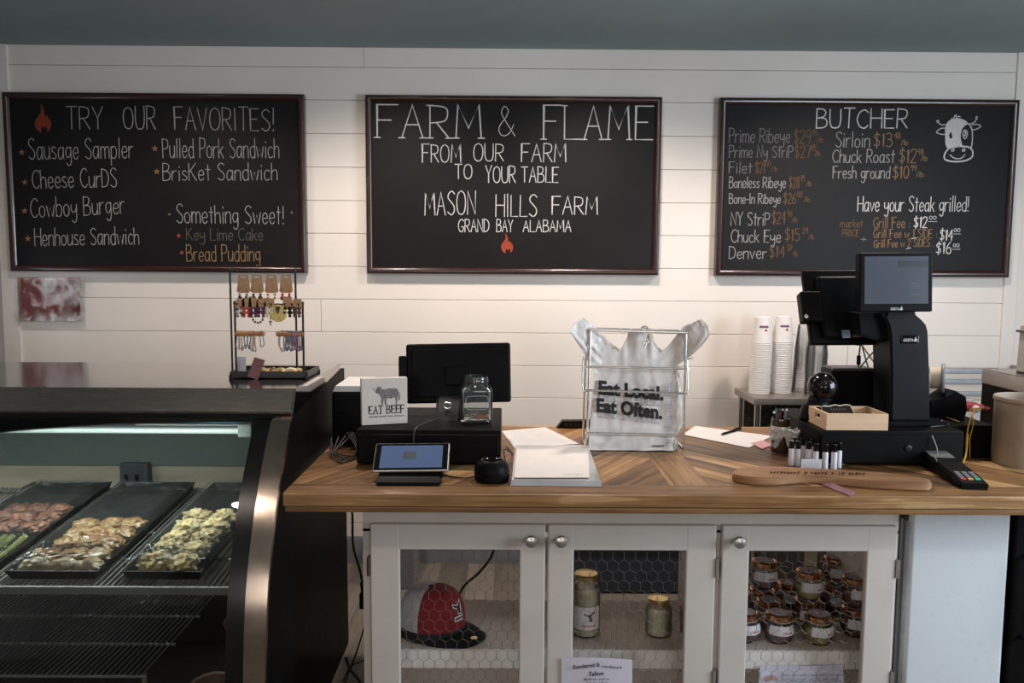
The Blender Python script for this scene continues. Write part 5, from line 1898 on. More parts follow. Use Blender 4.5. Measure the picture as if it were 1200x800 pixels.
# customer tablet
P_bl, P_br, P_tl = at(435.5, 552, 2.262), at(525.5, 551, 2.262), at(440.5, 519, 2.345)
tab = thing('tablet', 'silver framed tablet with lit blue screen tilted before the left cash drawer', 'tablet', tuple((P_bl + P_br) / 2))
M_ = basis((P_bl + P_br) / 2, P_br - P_bl, P_tl - P_bl)
tw, th_ = (P_br - P_bl).length, (P_tl - P_bl).length
bm = NB(); box(bm, -tw / 2, tw / 2, 0, th_, -.011, 0, bev=.005, seg=3, M=M_); finish('silver_frame', bm, mat('silver', (.60, .57, .54), rough=.3, metal=.9), tab)
bm = NB(); box(bm, -tw / 2 + .004, tw / 2 - .004, .004, th_ - .004, -.002, .0005, M=M_); finish('bezel', bm, BLACK_GLOSS, tab)
SCRB = mat('tablet_screen', (.02, .03, .05), rough=.25, emit=.75, emit_col=(.075, .115, .22), scale=9)
bm = NB(); box(bm, -tw / 2 + .020, tw / 2 - .020, .011, th_ - .012, 0, .0016, M=M_); finish('screen', bm, SCRB, tab)
bm = NB(); box(bm, -.024, .014, th_ * .40, th_ * .66, .0015, .0020, M=M_); finish('screen_picture', bm, mat('screen_grey', (.05, .06, .07), rough=.3, emit=.5, emit_col=(.05, .055, .06)), tab)
cx_ = (P_bl.x + P_br.x) / 2
bm = NB(); prism(bm, [(2.215, CT), (2.39, CT), (2.39, CT + .012), (2.350, CT + .050), (2.330, CT + .052), (2.27, CT + .020), (2.215, CT + .010)], 'x', cx_ - .092, cx_ + .092, bev=.004)
finish('stand', bm, BLACK, tab)

# round black scanner puck
pc = gz(576, 568, CT); pc.y += .052
pk = thing('barcode_scanner', 'round black ridged scanner beside the tablet', 'scanner', (pc.x, pc.y, CT))
bm = NB(); lathe(bm, [(0, 0), (.046, 0), (.051, .005), (.052, .022), (.0505, .0235), (.0505, .026), (.052, .0275), (.050, .042), (.044, .054), (.034, .061), (.030, .062)], (pc.x, pc.y, CT), 36)
finish('body', bm, BLACK, pk)
bm = NB(); lathe(bm, [(.030, .062), (.028, .060), (0, .0595)], (pc.x, pc.y, CT), 28); finish('window', bm, BLACK_GLOSS, pk)
bm = NB(); tube(bm, smooth_pts([(pc.x - .04, pc.y, CT + .012), (pc.x - .08, pc.y + .005, CT + .005), (pc.x - .13, pc.y + .03, CT + .004), (pc.x - .16, pc.y + .07, CT + .004)], 6), .0026, 7); finish('cord', bm, CABLE, pk)
cable('cable', 'black cable looping from the monitor down the front of the left cash drawer',
      [(pb.x - .01, 2.60, DZ + .012), (pb.x - .05, 2.52, DZ + .008), (pb.x - .075, 2.455, DZ + .004), (pb.x - .08, 2.432, DZ - .02), (pb.x - .082, 2.43, CT + .03), (pb.x - .08, 2.40, CT + .006)], .003)
cable('cable', 'thin black cable on the counter right of the left cash drawer', [(0.0, 2.70, CT + .004), (.02, 2.60, CT + .005), (-.008, 2.46, CT + .05), (.0, 2.40, CT + .004), (-.02, 2.36, CT + .004)], .0022)
for k in range(4):
    cable('cable', ['black cable tangled nearest the front at the left end of the counter', 'black cable looped second from the front at the left end of the counter',
                    'black cable looped behind two others at the left end of the counter', 'black cable furthest back at the left end of the counter'][k],
          [(-.585 + .02 * k, 2.62 + .02 * k, CT + .05), (-.56, 2.52 + .02 * k, CT + .012), (-.515 + .006 * k, 2.47 + .03 * k, CT + .004), (-.49, 2.56 + .02 * k, CT + .02), (-.54 + .01 * k, 2.66, CT + .06)], .0026)

# box with papers at the far left
rp_ = thing('receipt_printer', 'black printer between the display case and the left cash drawer', 'printer', (-.55, 2.85, CT))
bm = NB(); box(bm, -.605, -.495, 2.72, 2.98, CT, 1.108, bev=.008); finish('housing', bm, BLACK, rp_)
bm = NB(); box(bm, -.590, -.510, 2.716, 2.722, 1.03, 1.04); finish('paper_slot', bm, BLACK_GLOSS, rp_)
bm = NB()
for k in range(5):
    box(bm, -.600 + .002 * k, -.492 - .001 * (k % 3), 2.725, 2.96, 1.110 + k * .004, 1.1135 + k * .004)
tag(finish('paper_stack', bm, PAPER, None, loc=(-.55, 2.85, 1.108), smooth=0), 'stack of white papers on the black printer by the display case', 'paper')


# loose papers
def sheet(name, label, pxs, z, m, th=.0008, lines=None, loc_cat='paper'):
    P = [gz(x, y, z) for x, y in pxs]
    c = sum(P, Vector()) / len(P)
    t = thing(name, label, loc_cat, tuple(c))
    bm = NB(); prism(bm, [(p.x, p.y) for p in P], 'z', z, z + th); finish('page', bm, m, t, smooth=0)
    return t, P


def paper_lines(t, P, z, n, m, a=.12, b=.88, rnd=random.Random(3), words=True, w=.0016):
    bm = NB()
    for k in range(n):
        v = .12 + .76 * k / max(1, n - 1)
        u = a
        while u < b:
            du = rnd.uniform(.05, .16)
            p0 = P[0].lerp(P[1], u).lerp(P[3].lerp(P[2], u), v); u2 = min(b, u + du)
            p1 = P[0].lerp(P[1], u2).lerp(P[3].lerp(P[2], u2), v)
            p0.z = p1.z = z
            ribbon(bm, [p0, p1], w, Vector((0, 0, 1)))
            u += du + .03
    return finish('print', bm, m, t, smooth=0)


t, P = sheet('paper_sheet', 'printed sheet lying behind the sleeved papers left of the bag rack', [(588, 505), (639, 500.6), (679, 520), (603, 525)], CT + .001, PAPER)
paper_lines(t, P, CT + .0022, 9, mat('faint_print', (.50, .50, .51), rough=.8), w=.0022)
sl = thing('paper_sleeve', 'stack of white papers in a clear plastic sleeve before the bag rack', 'papers', tuple(gz(650, 550, CT)))
bm = NB()
P = [gz(x, y, CT + .001) for x, y in ((603, 526), (690, 526), (705.5, 570), (598, 569))]
c = sum(P, Vector()) / 4
A = [bm.verts.new(p) for p in P]; B = [bm.verts.new(Vector((p.x, p.y, CT + .017)) * 1.0 + (c - p) * .02 * Vector((1, 1, 0)).length) for p in P]
for v in B:
    v.co.z = CT + .017
bm.faces.new(A[::-1]); bm.faces.new(B)
for k in range(4):
    bm.faces.new((A[k], A[(k + 1) % 4], B[(k + 1) % 4], B[k]))
bmesh.ops.recalc_face_normals(bm, faces=bm.faces)
finish('sleeve', bm, mat('sleeve_plastic', (.46, .45, .46), rough=.15, var=.1, scale=14, coat=.6), sl, smooth=0)
bm = NB()
Q = [gz(x, y, CT + .019) for x, y in ((606, 525), (689, 525), (690.5, 560), (602.5, 560))]
def fn(u, v):
    p = Q[3].lerp(Q[2], u).lerp(Q[0].lerp(Q[1], u), v)
    return p + Vector((0, 0, .0012 * noise.noise((u * 5, v * 4, 1)) + .0015))
grid(bm, fn, 20, 14); finish('top_page', bm, PAPER_W, sl, smooth=70)
bm = NB()
for k in range(5):
    a = gz(660 + k * 5, 556.5 + (k % 2), CT + .0215); b = gz(663 + k * 5, 554.5, CT + .0215)
    ribbon(bm, [a, b], .0014, Vector((0, 0, 1)))
finish('pencil_note', bm, INK_GREY, sl, smooth=0)
t, P = sheet('paper_sheet', 'blank white sheet with a pen on it right of the bag rack', [(800, 509), (815, 499), (905, 511), (877.5, 524.5)], CT + .001, PAPER)
t, P = sheet('paper_scrap', 'small pink printed slip beside the pen cup', [(880, 519), (893, 516), (906, 521), (893, 526)], CT + .0025, mat('pink_slip', (.52, .30, .33), rough=.8, scale=200, var=.4))
a, b = gz(846, 508.5, CT + .007), gz(868, 502, CT + .007)
pn = thing('pen', 'black ballpoint pen lying on the blank white sheet', 'pen', tuple(a))
bm = NB(); tube(bm, [a, a.lerp(b, .62)], .0042, 10); finish('barrel', bm, BLACK, pn)
bm = NB(); tube(bm, [a.lerp(b, .60), b], .0056, 10); tube(bm, [a.lerp(b, .66) + Vector((0, 0, .007)), b + Vector((0, 0, .007))], .0015, 6); finish('cap', bm, BLACK_GLOSS, pn)
bm = NB(); tube(bm, [a, a + (a - b).normalized() * .008], .002, 8, rr=[.003, .0008]); finish('tip', bm, NICKEL, pn)
# low black wedge on the counter's back edge
w0, w1 = gz(651, 497, CT), gz(690, 497, CT)
kb = thing('card_holder', 'low black wedge shaped tray at the back edge of the counter behind the bag rack', 'tray', (w0.x + .06, 3.07, CT))
bm = NB(); prism(bm, [(w0.x, CT), (w0.x + .145, CT), (w0.x + .145, CT + .03), (w0.x + .022, CT + .028)], 'y', 3.045, 3.09, bev=.003); finish('body', bm, BLACK, kb)
bm = NB()
for k in range(6):
    box(bm, w0.x + .03 + k * .018, w0.x + .042 + k * .018, 3.0435, 3.046, CT + .008, CT + .022)
finish('vent', bm, BLACK_GLOSS, kb)

# ================================================================== BAG RACK AND BAGS
ry = 2.705
rk = thing('bag_rack', 'chrome wire rack holding white plastic carrier bags in the middle of the counter', 'rack', tuple(gz(745, 520, CT)))
R_ = .0040


def p_(x, y, d=0.0):
    return at(x, y, ry + d)


tl, tr_ = p_(692, 388), p_(804, 391)
blx, brx = p_(687.5, 518), p_(801, 516)
blx.z = brx.z = CT + .004
dz_ = Vector((0, .13, 0))
bm = NB()
tube(bm, [tl, blx, blx + dz_, tl + dz_], R_, 10); finish('upright_frame', bm, CHROME, rk)
bm = NB(); tube(bm, [tr_, brx, brx + dz_, tr_ + dz_], R_, 10); finish('upright_frame', bm, CHROME, rk)
bm = NB()
tube(bm, [p_(691, 386.5), p_(806, 389.5)], .0050, 10); finish('top_bar', bm, CHROME, rk)
bm = NB(); tube(bm, [tl + dz_, tr_ + dz_], .0042, 10); finish('top_bar', bm, CHROME, rk)
bm = NB(); tube(bm, [tl, tl + dz_], .0034, 8); tube(bm, [tr_, tr_ + dz_], .0034, 8); finish('side_arm', bm, CHROME, rk)
for (xa, ya, xb, yb2) in ((686, 429.5, 807, 432), (684, 457, 806, 461), (687, 507, 801, 509.5)):
    bm = NB(); tube(bm, [p_(xa, ya, -.005), p_(xb, yb2, -.005)], .0038, 10)
    for q in (p_(xa, ya, -.005), p_(xb, yb2, -.005)):
        lathe(bm, [(0, -.004), (.004, -.002), (.004, .002), (0, .004)], q, 8)
    finish('cross_bar', bm, CHROME, rk)
for s, xs_ in (('l', ((690, 458), (683, 455), (683, 424), (684.5, 419), (680, 416))), ('r', ((802, 461), (806, 458), (805.5, 427), (806, 421), (812, 419.5)))):
    bm = NB(); tube(bm, smooth_pts([p_(x, y, -.008) for x, y in xs_], 4), .0024, 8); finish('side_hook', bm, CHROME, rk)
bm = NB(); tube(bm, smooth_pts([p_(753, 392), p_(752, 384), p_(757, 382), p_(760, 387), p_(757, 395), p_(755, 403)], 5), .0018, 7)
for k in range(6):
    a = k * 1.1
    tube(bm, smooth_pts([p_(755 + 3 * sin(a), 396 + k), p_(759 - 2 * cos(a), 398 + k * .8), p_(756 + 2 * sin(a + 1), 402 + k)], 3), .0011, 5)
finish('bag_hook', bm, CHROME, rk)
BAG_OUT = [(690, 528), (700, 530.5), (722, 531), (745, 533), (768, 534), (787, 534.5), (791, 531), (790.5, 512), (795, 500), (796, 470), (794, 445), (792, 428),
           (800, 423), (810, 415), (820, 405), (829, 394), (826, 383), (818, 375), (809, 379), (800, 383), (795, 390), (786, 401), (779, 409), (774, 413),
           (768, 408), (762, 398), (759, 386), (748, 384), (737, 386), (735, 395), (730, 405), (725, 412.5), (716, 406), (705, 397), (694, 385), (681, 374), (673, 378), (668, 388), (676, 401), (684, 415), (690, 425),
           (697, 436), (696, 452), (693, 475), (691, 500)]


def bag_y(x, y):
    d = ry + .022
    k = max(0, (y - 500) / 34)
    d -= .075 * min(1, k) ** 1.2
    d += .010 * noise.noise((x * .035, y * .02, 1.5)) + .004 * noise.noise((x * .10, y * .035, 4)) + .0016 * noise.noise((x * .25, y * .12, 8))
    d += .006 * abs(noise.noise((x * .05 + y * .05, (x - y) * .012, 3)))
    if y < 440:
        s = abs(x - 747)
        if s > 42:
            d -= .045 * min(1, (s - 42) / 45)
            d += .010 * noise.noise(((x * (1 if x > 747 else -1) + y) * .16, y * .02 + x * .01, 6)) + .005 * noise.noise(((x * (1 if x > 747 else -1) + y) * .4, y * .05, 2))
        elif s < 14:
            d += .012 * (440 - y) / 50 * abs(s / 14) ** 2
    return d


def bag_mesh(dx=0.0, dy=0.0, dd=0.0, sx=1.0):
    pts = [Vector((x, y)) for x, y in BAG_OUT]
    n0 = len(pts)
    ins = []
    y = 376
    while y < 534:
        x = 668
        while x < 830:
            ins.append(Vector((x + (1.2 if int(y / 2.6) % 2 else 0), y)))
            x += 2.6
        y += 2.6
    vs, es, fs, *_ = delaunay_2d_cdt(pts + ins, [(i, (i + 1) % n0) for i in range(n0)], [], 1, .001)
    bm = NB()
    V = [bm.verts.new(at(745 + (v.x - 745) * sx + dx, v.y + dy, bag_y(v.x + dx * 2, v.y) + dd)) for v in vs]
    for f in fs:
        try:
            bm.faces.new([V[i] for i in f])
        except ValueError:
            pass
    lone = [v for v in bm.verts if not v.link_faces]
    bmesh.ops.delete(bm, geom=lone, context='VERTS')
    bmesh.ops.recalc_face_normals(bm, faces=bm.faces)
    if sum(f.normal.y for f in bm.faces) > 0:
        bmesh.ops.reverse_faces(bm, faces=bm.faces)
    front = list(bm.faces)
    for v in bm.verts:
        v.co.z = max(v.co.z, CT + .002)
    rim = [e for e in bm.edges if len(e.link_faces) == 1]
    back = {v: bm.verts.new(v.co + Vector((0, .006, 0))) for v in list(bm.verts)}
    for f in front:
        bm.faces.new([back[v] for v in reversed(f.verts)])
    for e in rim:
        l = e.link_loops[0]
        a_, b_ = l.vert, l.link_loop_next.vert
        bm.faces.new((b_, a_, back[a_], back[b_]))
    return bm


BAG = mat('white_bag_film', (.72, .675, .645), rough=.36, var=.03)
bag = thing('carrier_bag', 'front white carrier bag printed Eat Local. Eat Often. in the wire rack', 'bag', tuple(gz(742, 530, CT)), group='carrier bags in the rack')
finish('film', bag_mesh(), BAG, bag, smooth=70)


def bag_text(m, name, items, lift):
    bm = NB()
    for s, x0, y0, x1, y1, h, bold in items:
        b2 = NB()
        font_text(b2, s, Vector((x0, 0, y0)), Vector((x1, 0, y1)), Vector((0, 0, -h)), Vector((0, -1, 0)), bold)
        vm = {}
        for v in b2.verts:
            vm[v] = bm.verts.new(at(v.co.x, v.co.z, bag_y(v.co.x, v.co.z) - lift))
        for f in b2.faces:
            try:
                bm.faces.new([vm[v] for v in f.verts])
            except ValueError:
                pass
        b2.free()
    bmesh.ops.triangulate(bm, faces=bm.faces)
    finish(name, bm, m, bag, smooth=0)


bag_text(INK, 'print', [('Eat Local.', 701.5, 461, 777.5, 468.5, 15, .05), ('Eat Often.', 699, 481.5, 776, 490.5, 15, .05)], .0105)
bag_text(mat('show_through', (.44, .445, .46), rough=.7), 'faint_print', [('Eat Local.', 703, 468, 775, 475.5, 12, .03), ('Eat Often.', 703, 488, 773, 496, 11, .03)], .0080)


def bag_quads(m, name, qs):
    bm = NB()
    for x0, y0, x1, y1 in qs:
        flat(bm, [at(x, y, bag_y(x, y) - .0095) for x, y in ((x0, y1), (x1, y1), (x1, y0), (x0, y0))])
    finish(name, bm, m, bag, smooth=0)


rq = random.Random(8)
qs = []
y = 449
while y < 521:
    h = rq.uniform(1.2, 3.0)
    for x in (779.5, 782.5, 785.5):
        if rq.random() < .75:
            qs.append((x, y, x + rq.uniform(1.2, 2.2), y + h))
    y += h + 1.1
bag_quads(mat('side_print', (.42, .44, .50), rough=.7), 'side_print', qs)
bag_quads(INK, 'barcode', [(764 + k * 1.6, 521.5, 765.2 + k * 1.6, 523.5) for k in range(9)])
bag2 = thing('carrier_bag', 'white carrier bag behind the printed one, its edge showing at the right', 'bag', tuple(gz(748, 526, CT)), group='carrier bags in the rack')
finish('film', bag_mesh(3.5, -1.5, .020), BAG, bag2, smooth=70)
bag3 = thing('carrier_bag', 'rearmost white carrier bag in the wire rack', 'bag', tuple(gz(745, 524, CT)), group='carrier bags in the rack')
finish('film', bag_mesh(1.5, -1.0, .042), BAG, bag3, smooth=70)

# ================================================================== THINGS ON THE COUNTER, RIGHT
cash_drawer(.985, 1.447, 2.462, 2.88, 'black cash drawer at the right of the counter, under the register')
eb = thing('black_case', 'low black box between the right cash drawer and the stainless topped appliance', 'box', (1.54, 2.75, CT))
bm = NB(); box(bm, 1.456, 1.615, 2.585, 2.92, CT, DZ - .002, bev=.005); finish('housing', bm, BLACK_MATT, eb)
bm = NB(); box(bm, 1.47, 1.60, 2.582, 2.587, CT + .02, DZ - .02, bev=.002); finish('front_panel', bm, BLACK, eb)

reg = thing('register', 'tall black register with grey-blue customer screen on the right cash drawer', 'register', (1.24, 2.66, DZ))
cyf, cyb = 2.60, 2.735


def poly_at(pxs, y):
    return [(at(a, b, y).x, at(a, b, y).z) for a, b in pxs]


zb = DZ + .002
bm = NB()
pp_ = poly_at([(1090, 440), (1088, 388), (1086, 381), (1081, 375), (1074, 369), (1073, 364), (1040, 364), (1037, 372), (1041, 380), (1043.5, 392), (1044.5, 440)], cyf)
xr_, xl_ = at(1091, 488, cyf).x, at(1044, 488, cyf).x
prism(bm, [(xl_, zb)] + [(xr_, zb)] + pp_, 'y', cyf, cyb, bev=.006)
finish('column', bm, POS_BLACK, reg)
bm = NB(); prism(bm, [(xl_ - .055, zb - .001), (xr_ + .03, zb - .001), (xr_ + .024, zb + .012), (xl_ - .05, zb + .012)], 'y', cyf - .05, cyb + .02, bev=.004)
finish('foot_plate', bm, BLACK, reg)
bm = NB(); prism(bm, poly_at([(1000, 366), (1046, 366), (1046, 396), (1030, 400), (1003, 392)], 2.66), 'y', 2.63, 2.80, bev=.005)
finish('screen_arm', bm, BLACK, reg)
# badge on the column
bm = NB(); bc = at(1066.5, 398, cyf - .004)
box(bm, bc.x - .030, bc.x + .030, cyf - .003, cyf + .004, bc.z - .013, bc.z + .015, bev=.003); finish('badge', bm, BLACK_GLOSS, reg)
LOGO = mat('pale_logo', (.55, .55, .55), rough=.5)


def logo(bm, x0, x1, yb2, h, y):
    font_text(bm, 'GRETA', at(x0, yb2, y), at(x0 + (x1 - x0) * .76, yb2, y), Vector((0, 0, h)), Vector((0, -1, 0)), .012)
    X0 = at(x0 + (x1 - x0) * .80, yb2, y); s = (at(x1, yb2, y).x - X0.x)
    for a, b in ((0, 1.0), (.38, 1.6), (.72, .9)):
        flat(bm, [X0 + Vector((a * s, 0, 0)), X0 + Vector((a * s + s * .30, 0, 0)), X0 + Vector((a * s + s * .36, 0, h * b)), X0 + Vector((a * s + s * .05, 0, h * b * .9))])


bm = NB(); logo(bm, 1058.5, 1074.5, 400, .0095, cyf - .0045); finish('badge_lettering', bm, LOGO, reg, smooth=0)
# customer screen
sy = 2.545
P_bl, P_br, P_tl = at(1007.5, 365.5, sy), at(1093, 365, sy), at(1009, 296, sy + .012)
M_ = basis(P_bl, P_br - P_bl, P_tl - P_bl)
sw, sh = (P_br - P_bl).length, (P_tl - P_bl).length
cd = NB(); box(cd, 0, sw, 0, sh, -.038, 0, bev=.005, seg=3, M=M_); box(cd, sw * .3, sw * .75, .01, sh * .5, -.075, -.03, bev=.006, M=M_)
scr = finish('customer_screen', cd, BLACK, reg)
k = sw / 86.0
SCR = mat('register_screen', (.03, .035, .045), rough=.25, emit=.6, emit_col=(.06, .072, .10), scale=6, var=.1)
bm = NB(); box(bm, 5.5 * k, 80.5 * k, 9.5 * k, 65 * k, -.001, .0006, M=M_); finish('screen', bm, SCR, scr)
bm = NB(); box(bm, 45 * k, 80.5 * k, 52.5 * k, 60 * k, .0005, .0009, M=M_); finish('screen_block', bm, mat('screen_dark', (.02, .022, .025), rough=.3, emit=.4, emit_col=(.03, .032, .037)), scr)
bm = NB()
for x, y, w in ((60, 33, 7), (60, 30, 11), (58, 20, 12), (33, 61.5, 12), (8, 62, 8)):
    box(bm, x * k, (x + w) * k, y * k, (y + .8) * k, .0005, .0009, M=M_)
finish('screen_text', bm, mat('screen_pale', (.05, .06, .08), rough=.3, emit=.5, emit_col=(.05, .06, .09)), scr)
bm = NB(); logo(bm, 1043.5, 1057.5, 363.3, .0082, 2.543); finish('screen_lettering', bm, LOGO, scr, smooth=0)
# clerk's screen seen from behind
P_bl, P_br, P_tl = at(951, 402.5, 2.70), at(1040, 402, 2.70), at(963, 318, 2.80)
M_ = basis(P_bl, P_br - P_bl, P_tl - P_bl)
sw2, sh2 = (P_br - P_bl).length, (P_tl - P_bl).length
bm = NB(); box(bm, 0, sw2, 0, sh2, -.030, 0, bev=.008, seg=3, M=M_)
box(bm, .035, sw2 - .01, .015, sh2 - .03, -.005, .024, bev=.016, seg=3, M=M_); clk = finish('clerk_screen', bm, BLACK, reg)
bm = NB(); box(bm, -.030, .040, sh2 * .26, sh2 * .66, -.012, .034, bev=.007, seg=3, M=M_); finish('card_reader', bm, BLACK, clk)
bm = NB(); lathe(bm, [(0, .0005), (.006, .0005), (.007, 0)], (0, 0, 0), 14, M=M_ @ Matrix.Translation((-.020, sh2 * .32, .0345))); finish('reader_lock', bm, NICKEL, clk)
bm = NB(); box(bm, .098, .126, .012, .040, .0235, .0246, M=M_); finish('port_sticker', bm, mat('blue_sticker', (.20, .30, .42), rough=.5, scale=300, var=.4), clk)
bm = NB(); box(bm, .134, .165, .014, .036, .0235, .0246, M=M_); finish('brown_sticker', bm, mat('brown_sticker', (.20, .11, .06), rough=.5), clk)
YEL = mat('yellow_cable', (.50, .30, .03), rough=.5)
cable('cable', 'yellow cable dropping behind the clerk screen', [at(1003, 388, 2.80), at(1006, 398, 2.80), at(1014, 410, 2.80), at(1024, 424, 2.80), at(1034, 440, 2.80)], .0028, YEL)
for i, pts in enumerate(([(988, 399), (1004, 404), (1020, 402), (1032, 399)], [(1009, 400), (1013, 415), (1018, 432), (1024, 446)], [(1032, 404), (1020, 416), (1010, 428), (1004, 436)])):
    cable('cable', ['black cable sagging under the clerk screen', 'black cable running down right under the clerk screen', 'black cable running down left under the clerk screen'][i],
          [at(a, b, 2.80) for a, b in pts], .0026)
ca = thing('cable', 'black cable with a plug hanging straight down under the clerk screen', 'cable', tuple(at(1006, 402, 2.80)))
bm = NB(); tube(bm, [at(1008.5, 402, 2.8), at(1006.5, 418, 2.8), at(1006, 430, 2.8)], .0028, 7); finish('cord', bm, CABLE, ca)
bm = NB(); tube(bm, smooth_pts([at(1006.4, 416.5, 2.8), at(1006.4, 419, 2.8), at(1006.2, 424, 2.8), at(1006.2, 427, 2.8)], 3), .007, 10); finish('plug', bm, BLACK, ca)

pr = thing('receipt_printer', 'black receipt printer behind the left of the register column', 'printer', (1.20, 2.82, DZ))
pz_ = at(975, 434, 2.77).z
bm = NB(); box(bm, at(975, 434, 2.77).x, 1.30, 2.77, 2.875, DZ + .001, pz_, bev=.006); finish('housing', bm, BLACK, pr)
bm = NB(); box(bm, at(977, 434, 2.77).x, 1.295, 2.775, 2.87, pz_ - .002, pz_ + .008, bev=.004); finish('lid', bm, mat('printer_lid', (.05, .05, .052), rough=.35), pr)
# presentation scanner
sc_c = at(961, 470, 2.60); bz = gz(962, 508, CT)
sx_, sy_ = at(962, 470, 2.66).x, 2.66
bs = thing('barcode_scanner', 'glossy black ball headed scanner left of the register', 'scanner', (at(961, 455, sy_).x, sy_, DZ + .001))
sx_ = at(961, 455, sy_).x
hz = at(961, 455, sy_).z
bm = NB()
sxb = sx_ - .004
lathe(bm, [(0, 0), (.058, 0), (.062, .006), (.060, .022), (.050, .050), (.040, hz - DZ - .055), (.030, hz - DZ - .03)], (sxb, sy_, DZ + .001), 28)
lathe(bm, [(.030, -.045), (.040, -.038), (.036, -.030), (.030, -.02)], (sxb + .006, sy_, hz), 28)
finish('stand', bm, BLACK, bs)
bm = NB(); bmesh.ops.create_uvsphere(bm, u_segments=32, v_segments=20, radius=.049, matrix=Matrix.Translation((sxb + .012, sy_, hz + .006)))
finish('ball_head', bm, BLACK_GLOSS, bs, smooth=80)
bm = NB(); lathe(bm, [(.030, .0385), (.026, .0415), (0, .046)], (0, 0, 0), 24, M=Matrix.Translation((sxb + .012, sy_, hz + .006)) @ Matrix.Rotation(radians(-60), 4, 'X') @ Matrix.Rotation(pi, 4, 'X') @ Matrix.Rotation(radians(-30), 4, 'X'))
finish('window', bm, mat('scanner_window', (.05, .01, .012), rough=.1), bs)

# wooden tray with a little chalk plaque
a = gz(968, 504, DZ + .001); b = gz(1038.5, 503.5, DZ + .001)
wt = thing('wooden_tray', 'small pale wooden tray on the front of the right cash drawer', 'tray', (a.x, a.y, DZ + .001))
tw_, td, thh = b.x - a.x, .150, at(968, 485, a.y).z - DZ
bm = NB(); t_ = .009
box(bm, 0, tw_, 0, t_, 0, thh, bev=.001); box(bm, 0, tw_, td - t_, td, 0, thh, bev=.001)
box(bm, t_, tw_ - t_, t_, td - t_, 0, .006)
for x in (0, tw_ - t_):
    box(bm, x, x + t_, t_, td - t_, 0, thh * .50); box(bm, x, x + t_, t_, td - t_, thh * .78, thh)
    box(bm, x, x + t_, t_, td * .36, thh * .5, thh * .78); box(bm, x, x + t_, td * .64, td - t_, thh * .5, thh * .78)
finish('tray_body', bm, PINE, wt, world=False)
pq = thing('chalk_plaque', 'little black plaque with pale scalloped edge leaning in the wooden tray', 'plaque', tuple(at(982, 492, 2.52)))
yy = 2.535
poly = [(962, 477), (964.5, 475.5), (972, 476), (978, 474), (984, 475.2), (990, 474), (996, 474.5), (998, 478), (1002, 486), (1003, 500), (966, 500), (966, 486)]
M_ = Matrix.Rotation(radians(-14), 4, 'X')
PW = [at(a_, b_, yy) for a_, b_ in poly]; pcn = sum(PW, Vector()) / len(PW)
bm = NB(); prism(bm, [(p.x, p.z) for p in PW], 'y', yy, yy + .004); finish('slate', bm, BOARD_BLACK, pq)
bm = NB(); tube(bm, [p + Vector((0, -.0005, 0)) for p in PW], .0018, 6, closed=True); finish('rim', bm, mat('pale_rim', (.62, .54, .38), rough=.5), pq)
bm = NB()
for rr_, (x0_, x1_) in enumerate(((973, 992), (975, 996))):
    x = x0_
    while x < x1_:
        ribbon(bm, [at(x, 480.5 + rr_ * 4, yy - .001), at(x + 1.2, 478.5 + rr_ * 4, yy - .001), at(x + 2.2, 480.5 + rr_ * 4, yy - .001)], .0010); x += 3.2
finish('chalk_scribble', bm, CH_TAN, pq, smooth=0)

# pen cup tied with a lace ribbon
pc = gz(917, 531, CT); pc.y += .03
cupc = thing('pen_cup', 'dark amber pen cup tied with a white lace bow right of the blank sheet', 'pen cup', (pc.x, pc.y, CT))
bm = NB(); lathe(bm, [(0, 0), (.027, 0), (.030, .006), (.031, .10), (.029, .115), (.027, .115), (.026, .01), (0, .008)], (0, 0, 0), 28)
finish('cup', bm, mat('amber_glass', (.05, .025, .012), rough=.15, coat=.5), cupc, world=False)
LACE = mat('white_lace', (.62, .58, .56), rough=.8, scale=260, var=.45)
for k, (ang, L) in enumerate(((200, .045), (-20, .055))):
    bm = NB(); a0 = radians(ang)
    def fn(u, v, a0=a0, L=L):
        tt = u * pi
        rr_ = L * sin(tt)
        w = .040 * (.25 + .75 * sin(tt) ** .7)
        return Vector((cos(a0) * (rr_ + .004), -.034 - .016 * sin(2 * tt) - .004 * sin(v * 9 + k), .078 + sin(a0) * rr_ * .6 - .004 + (v - .5) * w + .004 * sin(u * 22)))
    grid(bm, fn, 20, 8); finish('bow_loop', bm, LACE, cupc, world=False, smooth=80)
for sx in (-1, 1):
    bm = NB()
    grid(bm, lambda u, v: Vector((sx * (.006 + .022 * u) + (v - .5) * .024, -.036 - .006 * sin(u * 5), .076 - .055 * u + .004 * sin(v * 8))), 10, 6)
    finish('ribbon_tail', bm, LACE, cupc, world=False, smooth=80)
bm = NB(); lathe(bm, [(.0315, .066), (.0325, .068), (.0325, .088), (.0315, .090)], (0, 0, 0), 28); blob(bm, (0, -.037, .078), (.011, .008, .012), .15, 2, 2)
finish('ribbon_band', bm, LACE, cupc, world=False)
PENC = [mat('pen_blue', (.05, .10, .18), rough=.35), BLACK, mat('pen_teal', (.10, .20, .24), rough=.35), BLACK_GLOSS, mat('pen_red', (.22, .04, .05), rough=.35), mat('pen_grey', (.2, .2, .22), rough=.3)]
pl_ = ['blue', 'black', 'teal', 'glossy black', 'red', 'grey']
